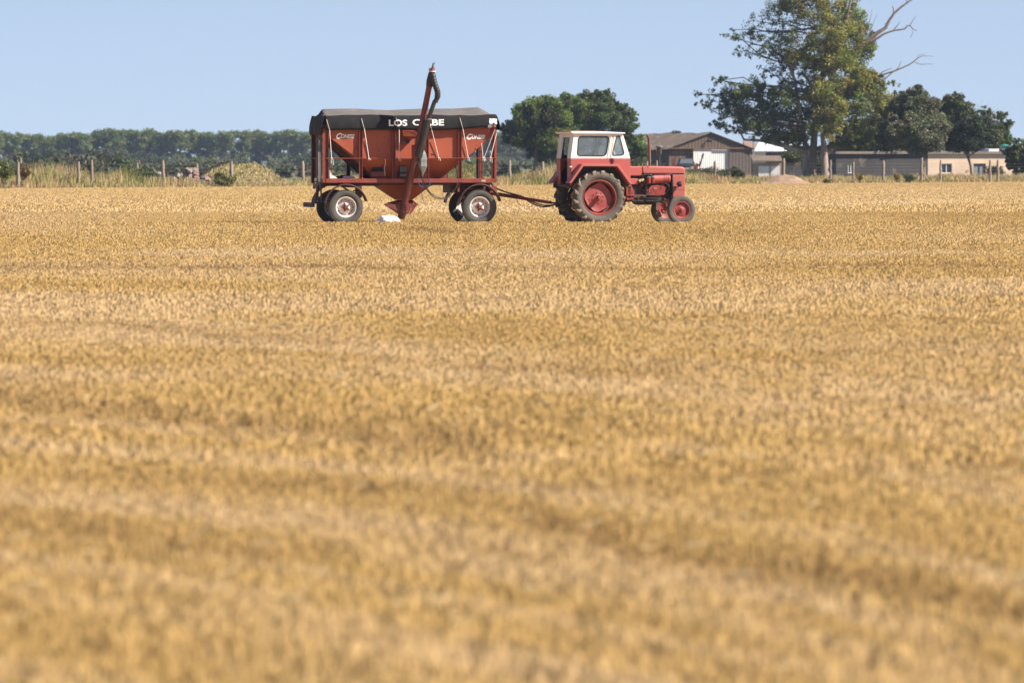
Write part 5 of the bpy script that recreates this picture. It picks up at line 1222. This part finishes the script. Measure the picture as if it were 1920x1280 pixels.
tb.add(vs, [(i * m_ + j, i * m_ + j + 1, (i + 1) * m_ + j + 1, (i + 1) * m_ + j) for i in range(NX) for j in range(m_ - 1)])
for e in (0, 1):   # hanging end flaps
    src = cols_[0] if e == 0 else cols_[-1]; top = src[6:-6]; sgn = -1 if e == 0 else 1; rows = 9; base = len(tb.v); n2 = len(top); zb = 2.40 if e == 0 else 2.52
    for r_ in range(rows + 1):
        f = r_ / rows
        for q, p in enumerate(top):
            z = p[2] + (zb - p[2] + .02 * math.sin(q * 1.3)) * f
            tb.v.append((p[0] + sgn * (.085 * math.sin(f * 1.9) + .022 * f * math.sin(p[1] * 11 + 1) + .012 * f * math.sin(p[1] * 23)), p[1] * (1 + .02 * math.sin(f * 3.1)), z))
    tb.f += [(base + r_ * n2 + q, base + r_ * n2 + q + 1, base + (r_ + 1) * n2 + q + 1, base + (r_ + 1) * n2 + q) for r_ in range(rows) for q in range(n2 - 1)]
tarp = tb.build('tarpaulin', M_tarp, gt, smooth=38); tarp.data.materials.append(M_tarptop)
for p_ in tarp.data.polygons:
    if abs(p_.normal.z) > .8: p_.material_index = 1
if 1: md = tarp.modifiers.new('thick', 'SOLIDIFY'); md.thickness = .004

def text(body, size, name, m, parent, place, bold=.0, shear=0.0, width=None, ext=.002):
    c = bpy.data.curves.new(name, 'FONT'); c.body = body; c.size = size; c.offset = bold; c.shear = shear; c.extrude = ext; c.space_character = 1.0
    o = bpy.data.objects.new(name, c); col.objects.link(o); bpy.context.view_layer.update()
    dg = bpy.context.evaluated_depsgraph_get(); me = bpy.data.meshes.new_from_object(o.evaluated_get(dg)); bpy.data.objects.remove(o)
    xs = [v.co.x for v in me.vertices]; ys = [v.co.y for v in me.vertices]; x0, x1 = min(xs), max(xs); y0, y1 = min(ys), max(ys); 
    for v in me.vertices: v.co = Vector(place((v.co.x - x0) / (x1 - x0), (v.co.y - y0) / (y1 - y0), v.co.z))
    me.materials.clear(); me.materials.append(m); ob = bpy.data.objects.new(name, me); col.objects.link(ob); ob.parent = parent
    return ob
x0, x1 = LX(728.5, -1.06), LX(754, -1.06)
def pl(px0, px1, py0, py1, fn):
    a, b = LX(px0, -1.06), LX(px1, -1.06); z0, z1 = LZ(py0), LZ(py1)
    def f(u, v, w):
        x = a + (b - a) * u; z = z0 + (z1 - z0) * v; return (x, -fn(x, z) - .006 - w, z)
    return f
text('LOS', 1, 'lettering', M_letter, tarp, pl(729, 763.5, 236.5, 224.5, skirt_y), bold=.025)
text('CIABE', 1, 'lettering', M_letter, tarp, pl(773.5, 832.5, 235.5, 223.5, skirt_y), bold=.025)
for px0 in (629.5, 874.5):
    dy_ = 0 if px0 < 700 else 1
    text('ONESE', 1, 'maker_name', M_letter, hop, (lambda a, b, z0, z1: (lambda u, v, w: (a + (b - a) * u, -.9225 - w * .5, z0 + (z1 - z0) * v)))(LX(px0 + 9.5, -.88), LX(px0 + 35, -.88), LZ(259.5 + dy_), LZ(251.9 + dy_)), bold=.03, shear=.3)
    text('C', 1, 'maker_initial', M_letter, hop, (lambda a, b, z0, z1: (lambda u, v, w: (a + (b - a) * u, -.9228 - w * .5, z0 + (z1 - z0) * v)))(LX(px0, -.88), LX(px0 + 11.5, -.88), LZ(260.7 + dy_), LZ(249.5 + dy_)), bold=.05, shear=.45)
    text('ACOPLADOS', 1, 'maker_line', mat('grey_letter', (.42, .30, .26), .7), hop, (lambda a, b, z0, z1: (lambda u, v, w: (a + (b - a) * u, -.9225 - w * .5, z0 + (z1 - z0) * v)))(LX(px0 + 12, -.88), LX(px0 + 32, -.88), LZ(251.6 + dy_), LZ(249.3 + dy_)), shear=.35)
# white sheet on the right corner of the tarpaulin
wsht = MB(); a, b = LX(917, -1.05), LX(933, -1.05); vs = []; nx_, nz_ = 8, 5
for j in range(nz_ + 1):
    for i in range(nx_ + 1):
        x = a + (b - a) * i / nx_; z = LZ(233) + (LZ(222.5) - LZ(233)) * j / nz_; x_in = min(x, 4.09); yy = skirt_y(x_in, z) + .012 + .008 * math.sin(i * 2.1 + j * 1.3) - max(0, x - 4.09) * 1.2
        vs.append((x_in + (x - x_in) * .6 + .01 * math.sin(j * 2), -yy, z + .008 * math.sin(i * 1.7)))
wsht.add(vs, [(j * (nx_ + 1) + i, j * (nx_ + 1) + i + 1, (j + 1) * (nx_ + 1) + i + 1, (j + 1) * (nx_ + 1) + i) for j in range(nz_) for i in range(nx_)])
wo_ = wsht.build('plastic_patch', M_letter, tarp, smooth=60); md = wo_.modifiers.new('t', 'SOLIDIFY'); md.thickness = .003
MB().add([tuple(LP(px, py, -1.075)) for px, py in ((916, 233.4), (929, 233.4), (931, 238), (915, 239))], [(0, 1, 2, 3)]).build('plastic_edge', M_galv, tarp)
MB().tube([tuple(LP(926, 230, -1.09)), tuple(LP(927, 238, -1.08)), tuple(LP(927, 243, -1.05))], .02, 6).build('hook', M_or2, tarp)
# ropes
for (a, b, c) in (((618.5, 244), (622, 297), 14), ((683.5, 242.5), (692, 298), 3), ((748.5, 240), (748.5, 297.5), 6), ((809, 242), (823, 297), 5), ((868, 241), (878, 296), 8), ((928, 243), (908, 296), 6), ((931.5, 250), (920, 296), 10), ((903, 268), (906, 296), 8)):
    ya = -1.045 if a[0] < 902 or a[0] > 905 else -1.0
    mb = MB(); mb.tube([LP(*a, ya), LP(*b, -1.03)], .009, 6); e = LP(*b, -1.035)
    mb.tube(catmull([e, e + Vector((-.01, -.01, -.03)), e + Vector((.0, -.01, -.01 * c))]), .008, 5); mb.tube(catmull([e, e + Vector((.03, -.01, -.01)), e + Vector((.045, -.01, -.013 * c))]), .007, 5)
    mb.tube([e + Vector((-.02, -.02, 0)), e + Vector((.02, -.02, .01))], .014, 5)
    if a[1] < 246 and a[0] < 900: u = LP(a[0] - 6, a[1] - 22, -1.08); mb.tube(catmull([LP(a[0], a[1], ya), LP(a[0] - 2.5, a[1] - 9, -1.085), LP(a[0] - 5.5, a[1] - 20, -1.078)]), .006, 5)
    mb.build('tie_rope', M_rope, tarp, smooth=60)
MB().tube(catmull([LP(722, 297.5, -1.02), LP(722.5, 306, -1.0), LP(721, 315, -1.0), LP(722, 330, -1.0)]), .006, 5).build('loose_rope', M_rope, tarp)

# auger
B0 = LP(752.5, 406, -.78); Hh = LP(781.5, 285, -1.30); Tt = LP(806, 160, -1.62)
M_auger = mat('auger_red', (.20, .036, .026), .5, (.12, .026, .02), 5, c3=(.06, .03, .02), s3=12, t3=.6)
lowa = MB().tube([B0, Hh + (Hh - B0).normalized() * .05], [.095, .095], 20).build('auger', M_auger, gt, smooth=50)
MB().tube([Hh - (Hh - B0).normalized() * .12, Tt], [.085, .078], 20).build('upper_tube', mat('upper_auger_red', (.24, .048, .032), .5, (.13, .03, .024), 4), lowa, smooth=50)
mb = MB(); mb.tube([Hh + Vector((-.0, 0, -.16)), Hh + Vector((0, 0, .16))], [.115, .10], 16); mb.cyl(Hh + Vector((.05, -.09, .1)), Hh + Vector((.10, -.17, .08)), .06, n=14); mb.box(Hh + Vector((-.08, -.02, .02)), (.10, .16, .34))
mb.build('hinge', M_or2, lowa, smooth=40, bevel=.008)
cone = MB(); cone.tube([LP(806.5, 162, -1.63), LP(807.5, 152, -1.65), LP(810, 138, -1.67), LP(811, 134.5, -1.67)], [.10, .105, .085, .08], 18); cn = cone.build('discharge_hood', M_hose, lowa, smooth=50)
mb = MB(); mb.tube([LP(811, 135.5, -1.67), LP(811.8, 128, -1.67)], [.085, .06], 16); mb.cyl(LP(812, 130, -1.67), LP(812.5, 124, -1.67), .035, n=12); mb.box(LP(807, 131, -1.69), (.05, .06, .07)); mb.build('drive_head', M_auger, lowa, smooth=40, bevel=.004)
mb = MB(); mb.cyl(LP(812.2, 126, -1.69), LP(813, 119, -1.69), .022, n=10); mb.tube([LP(815, 122, -1.72), LP(815.5, 117.5, -1.73)], .012, 6); mb.tube([LP(813.5, 122, -1.72), LP(812, 118, -1.73)], .010, 6); mb.build('motor_fitting', M_chrome if False else M_galv, lowa, smooth=40)
MB().lathe([(.088, -.012), (.095, -.012), (.095, .012), (.088, .012)], LP(811, 134.5, -1.67), 'z', 18).build('collar', M_rope, lowa, smooth=40)
mb = MB(); P = catmull([LP(812, 140, -1.74), LP(814.5, 152, -1.77), LP(817.5, 162, -1.79), LP(820.8, 172, -1.79), LP(820.8, 182, -1.77), LP(816.5, 192, -1.75)], 8)
mb.tube(P, [.075 + (.006 if (i // 2) % 2 else 0) - (.012 if i > len(P) - 8 else 0) for i in range(len(P))], 16); mb.build('spout_hose', M_hose, lowa, smooth=60)
MB().tube([LP(815.8, 190, -1.75), LP(803, 226, -1.62)], .058, 16).build('spout_pipe', mat('spout_grey', (.035, .035, .037), .35, (.07, .065, .06), 5), lowa, smooth=50)
MB().tube([LP(804, 223, -1.63), LP(785.5, 296, -1.46)], .088, 18).build('spout_pipe', mat('spout_black', (.03, .025, .025), .35, (.055, .045, .04), 4), lowa, smooth=50)
MB().lathe([(.06, -.01), (.095, -.01), (.095, .015), (.06, .015)], LP(804, 224, -1.63), 'z', 18).build('clamp', M_galv, lowa)
bt = MB(); A_ = [LP(718, 383, -.95), LP(743, 375.5, -.35), LP(772, 375.5, -.35), LP(785, 384, -.8)]; low_ = [LP(748, 403, -.86), LP(750, 403, -.6), LP(760, 402, -.6), LP(764, 402, -.86)]
bt.add([tuple(p) for p in A_ + low_], [(0, 1, 2, 3), (4, 7, 6, 5), (0, 4, 5, 1), (1, 5, 6, 2), (2, 6, 7, 3), (3, 7, 4, 0)])
bo_ = bt.build('auger_boot', M_auger, lowa); MB().tube([B0 - (Hh - B0).normalized() * .06, B0 + (Hh - B0).normalized() * .15], [.09, .125], 14).build('end_cap', M_dr_shade, lowa, smooth=40)
mb = MB(); mb.bar(LP(781, 384, -.82), LP(768, 402, -.88), .05, .02); mb.bar(LP(776, 377, -.75), LP(765, 400, -.86), .04, .02); mb.build('boot_flange', M_or, bo_)
MB().bar(LP(770, 344, -.95), Vector((LX(770, -.98), -.98, LZ(343))), .08, .2).build('auger_bracket', M_dr_shade, lowa)
fn_ = MB().lathe([(.015, 2.06), (.10, 1.88), (.125, 1.74), (.115, 1.66), (.125, 1.56), (.015, 1.31), (.015, 1.22)], (LX(792.5, -1.25), -1.25, 0), 'z', 6).build('grease_funnel', M_galv, lowa)
MB().add([tuple(LP(773, 281, -1.2)), tuple(LP(778, 281, -1.2)), tuple(LP(776.5, 292, -1.2)), tuple(LP(775, 288, -1.2))], [(0, 1, 2, 3)]).build('tin_flag', M_galv, lowa)
# hydraulic hoses
for P_, r_, m1 in (([LP(781, 300, -1.5), LP(790, 322, -1.45), LP(796, 343, -1.3), LP(806, 360, -1.2), LP(820, 370, -1.15), LP(835, 371, -1.1), LP(848, 362, -1.05), LP(856, 350, -1.02), LP(858, 337, -.95), LP(857, 325, -.6), LP(853, 309, -.4)], .012, M_hose),
                   ([LP(782, 302, -1.5), LP(789, 325, -1.42), LP(794, 345, -1.3), LP(802, 358, -1.2), LP(815, 371, -1.15), LP(832, 373.5, -1.1), LP(842, 369, -1.05), LP(850, 358, -.95)], .012, M_hose),
                   ([LP(786, 330, -1.1), LP(784, 340, -1.12), LP(789, 350, -1.15), LP(799, 351, -1.15), LP(807, 344, -1.12), LP(806, 334, -1.1)], .009, M_bluehose), ([LP(793, 340, -1.1), LP(791, 352, -1.1), LP(791.5, 367, -1.1), LP(797, 385, -1.12)], .007, M_bluehose),
                   ([LP(791, 328, -1.25), LP(793, 336, -1.2), LP(790, 341, -1.1)], .012, M_rope)):
    MB().tube(catmull(P_), r_, 7).build('hydraulic_hose', m1, gt, smooth=60)
# rear: ladder, pole, bumper, lamp
mb = MB(); 
for px, yy in ((592, .15), (600, -.1)): mb.tube([LP(px, 252, yy), LP(px, 344, yy)], .022, 7)
for k in range(7): mb.tube([LP(592, 262 + k * 13, .15), LP(600, 262 + k * 13, -.1)], .014, 6)
for px, yy in ((593.5, .15), (600, -.1)): mb.tube([LP(px, 344, yy), LP(px + .5, 381, yy)], .022, 7)
for k in range(3): mb.tube([LP(593.5, 346 + k * 12, .15), LP(600, 346 + k * 12, -.1)], .014, 6)
mb.build('ladder', mat('ladder_grey', (.20, .16, .15), .6, (.12, .10, .09), 8), gt, smooth=50)
MB().tube([LP(597.5, 285, -.3), LP(598.5, 341, -.3)], .04, 10).build('pole', M_rope, gt, smooth=50)
MB().tube([LP(606.5, 246, -.75), LP(606.5, 343, -.75)], .035, 10).build('pole', mat('pole_grey', (.17, .14, .15), .6), gt, smooth=50)
MB().span((-.60, .88, 1.10), (-.52, 1.0, 2.52)).build('corner_post', M_dr_shade, gt)
MB().span((LX(579, -.35), -.62, LZ(389)), (LX(579, -.35) + .10, .62, LZ(380))).build('bumper', mat('bumper_brown', (.10, .06, .06), .7, (.06, .04, .04), 6), gt, bevel=.01)
mb = MB(); mb.bar(LP(592, 347, .5), LP(588, 380, .5), .05, .06); mb.bar(LP(596, 347, -.3), LP(590, 382, -.3), .05, .06); mb.span((-.62, -.6, .98), (-.5, .6, 1.10)); mb.build('bumper_bracket', M_dr_shade, gt)
MB().lathe([(.001, -.03), (.035, -.03), (.045, 0), (.035, .03), (.001, .03)], LP(585.5, 352, .7), 'x', 14).build('tail_lamp', M_black, gt)
MB().span((LX(590, .2), .1, LZ(340)), (LX(590, .2) + .05, .45, LZ(334))).build('lamp_box', M_galv, gt)
# front ladder at far side
mb = MB()
for yy in (.85, .45): mb.bar((4.04, yy, 1.2), (4.04, yy, 2.5), .03, .03)
for k in range(4): mb.bar((4.04, .45, 1.4 + k * .28), (4.04, .85, 1.4 + k * .28), .025, .025)
mb.build('front_ladder', M_or2, gt)
# drawbar
hitch_w = Vector(tpos) + Rm @ Vector((-.72, 0, 0)); hl_ = Rm2.inverted() @ (hitch_w - Vector(lpos)); end = Vector((hl_.x, hl_.y, .53))
ap_ = Vector((4.75, .02, .74))
db = MB(); db.bar((3.85, -.40, .88), ap_, .06, .09); db.bar((3.85, .40, .88), ap_, .06, .09); db.bar(ap_ - Vector((.15, 0, -.02)), ap_.lerp(end, .75), .08, .08); dbo = db.build('drawbar', M_or2, turn, bevel=.006)
MB().bar(ap_.lerp(end, .72), end, .05, .045).build('tow_eye', M_oil, dbo, bevel=.006)
MB().span((4.02, -.5, .84), (4.22, .5, 1.03)).build('front_beam', M_or2, turn, bevel=.01)
for k in range(2):
    MB().tube(catmull([(4.1, -.2 + .1 * k, 1.15), (4.25, -.2 + .1 * k, .98), (4.55, -.15, .86), (5.0, -.1, .74 - .03 * k), (5.35, -.05, .58 - .05 * k), (5.65, 0, .50 - .04 * k), (5.95, 0, .52), (6.2, .05, .6)]), .019, 7).build('brake_hose', M_hose, turn, smooth=60)
MB().tube(catmull([(4.85, 0, .7), (4.95, -.02, .52), (5.15, -.02, .47), (5.35, 0, .48)]), .005, 5).build('loose_wire', M_hose, turn)
# load lying on the deck
mb = MB(); x0 = LX(619, -.8)
mb.add([(x0 - .02, -.86, 1.235), (x0 + .20, -.80, 1.235), (x0 + .12, -.55, 1.235), (x0 - .03, -.6, 1.235), (x0 - .02, -.80, 1.46), (x0 - .015, -.68, 1.44), (x0 + .08, -.75, 1.33)], [(0, 1, 6, 4), (1, 2, 6), (2, 3, 5, 6), (4, 6, 5), (0, 4, 5, 3), (0, 3, 2, 1)])
tag(mb.build('paper_sack', mat('sack_paper', (.68, .56, .50), .8, (.55, .45, .40), 7), loc=lpos, mods=None), 'cream paper sack standing on the rear corner of the trailer deck', 'sack')
bpy.data.objects['paper_sack'].rotation_euler = (0, 0, LY)
def crumple(name, c, rx, ry, rz, m, seed, sub=3, loc=None, rot=0, base=True):
    import bmesh
    bm = bmesh.new(); bmesh.ops.create_icosphere(bm, subdivisions=sub, radius=1); r_ = random.Random(seed)
    ph = [r_.uniform(0, 6) for _ in range(9)]
    for v in bm.verts:
        x, y, z = v.co; k = 1 + .10 * math.sin(5 * x + ph[0] + 3 * z) + .08 * math.sin(9 * y + ph[1] + 4 * x) + .06 * math.sin(13 * z + ph[2] + 7 * x) + .05 * math.sin(17 * x + 11 * y + ph[3])
        v.co = Vector((x * rx * k, y * ry * k, max(-.25, z * k) * rz))
    me = bpy.data.meshes.new(name); bm.to_mesh(me); bm.free(); me.materials.append(m); me.shade_smooth(); me.set_sharp_from_angle(angle=R(28))
    o = bpy.data.objects.new(name, me); col.objects.link(o); o.location = loc; o.rotation_euler = (0, 0, rot); return o
M_bag = mat('white_poly_bag', (1.02, 1.0, 1.0), .5, (.66, .64, .64), 9, bump=.4, bscale=9)
d_ = Rm2 @ Vector((LX(652, -.5), -.5, 1.25)) + Vector(lpos)
tag(crumple('crumpled_cloth', None, .16, .10, .05, M_bag, 3, loc=d_, rot=LY), 'small crumpled white cloth on the trailer deck beam', 'cloth')
d_ = Rm2 @ Vector((LX(640, -.3), -.35, 1.25)) + Vector(lpos)
tag(crumple('dark_sack', None, .17, .14, .07, M_hose, 5, loc=d_, rot=LY), 'dark crumpled sack on the trailer deck between sack and cloth', 'sack')
# white bag in the stubble
p = at(727, 421, 151.0); bg_ = crumple('white_bag', None, .30, .24, .19, M_bag, 8, sub=4, loc=(p.x, 151.0, .08), rot=.2); bg_.scale = (1.05, .95, 1.0)
for v in bg_.data.vertices:
    v.co.z *= (1.0 - .35 * max(0, v.co.x / .3)) * (1 + .1 * math.sin(v.co.x * 9)); 
tag(bg_, 'crumpled white plastic bag lying in the stubble under the trailer auger', 'bag')

# ------------------------------------------------------------------ air
zt = 16
me = bpy.data.meshes.new('haze'); mbh = MB().span((-420, -40, -1.2), (420, 1640, 24)); me.from_pydata(mbh.v, [], mbh.f)
ho_ = bpy.data.objects.new('haze', me); col.objects.link(ho_); tag(ho_, 'thin bluish air haze over the whole scene', 'haze', kind='stuff')
m = bpy.data.materials.new('haze'); m.use_nodes = True; n_ = m.node_tree; n_.nodes.remove(n_.nodes['Principled BSDF'])
pv = n_.nodes.new('ShaderNodeVolumePrincipled'); pv.inputs['Density'].default_value = 0.00008; pv.inputs['Color'].default_value = (.62, .76, 1.0, 1); pv.inputs['Anisotropy'].default_value = .2
n_.links.new(pv.outputs[0], n_.nodes['Material Output'].inputs['Volume']); me.materials.append(m)
bpy.context.view_layer.update()
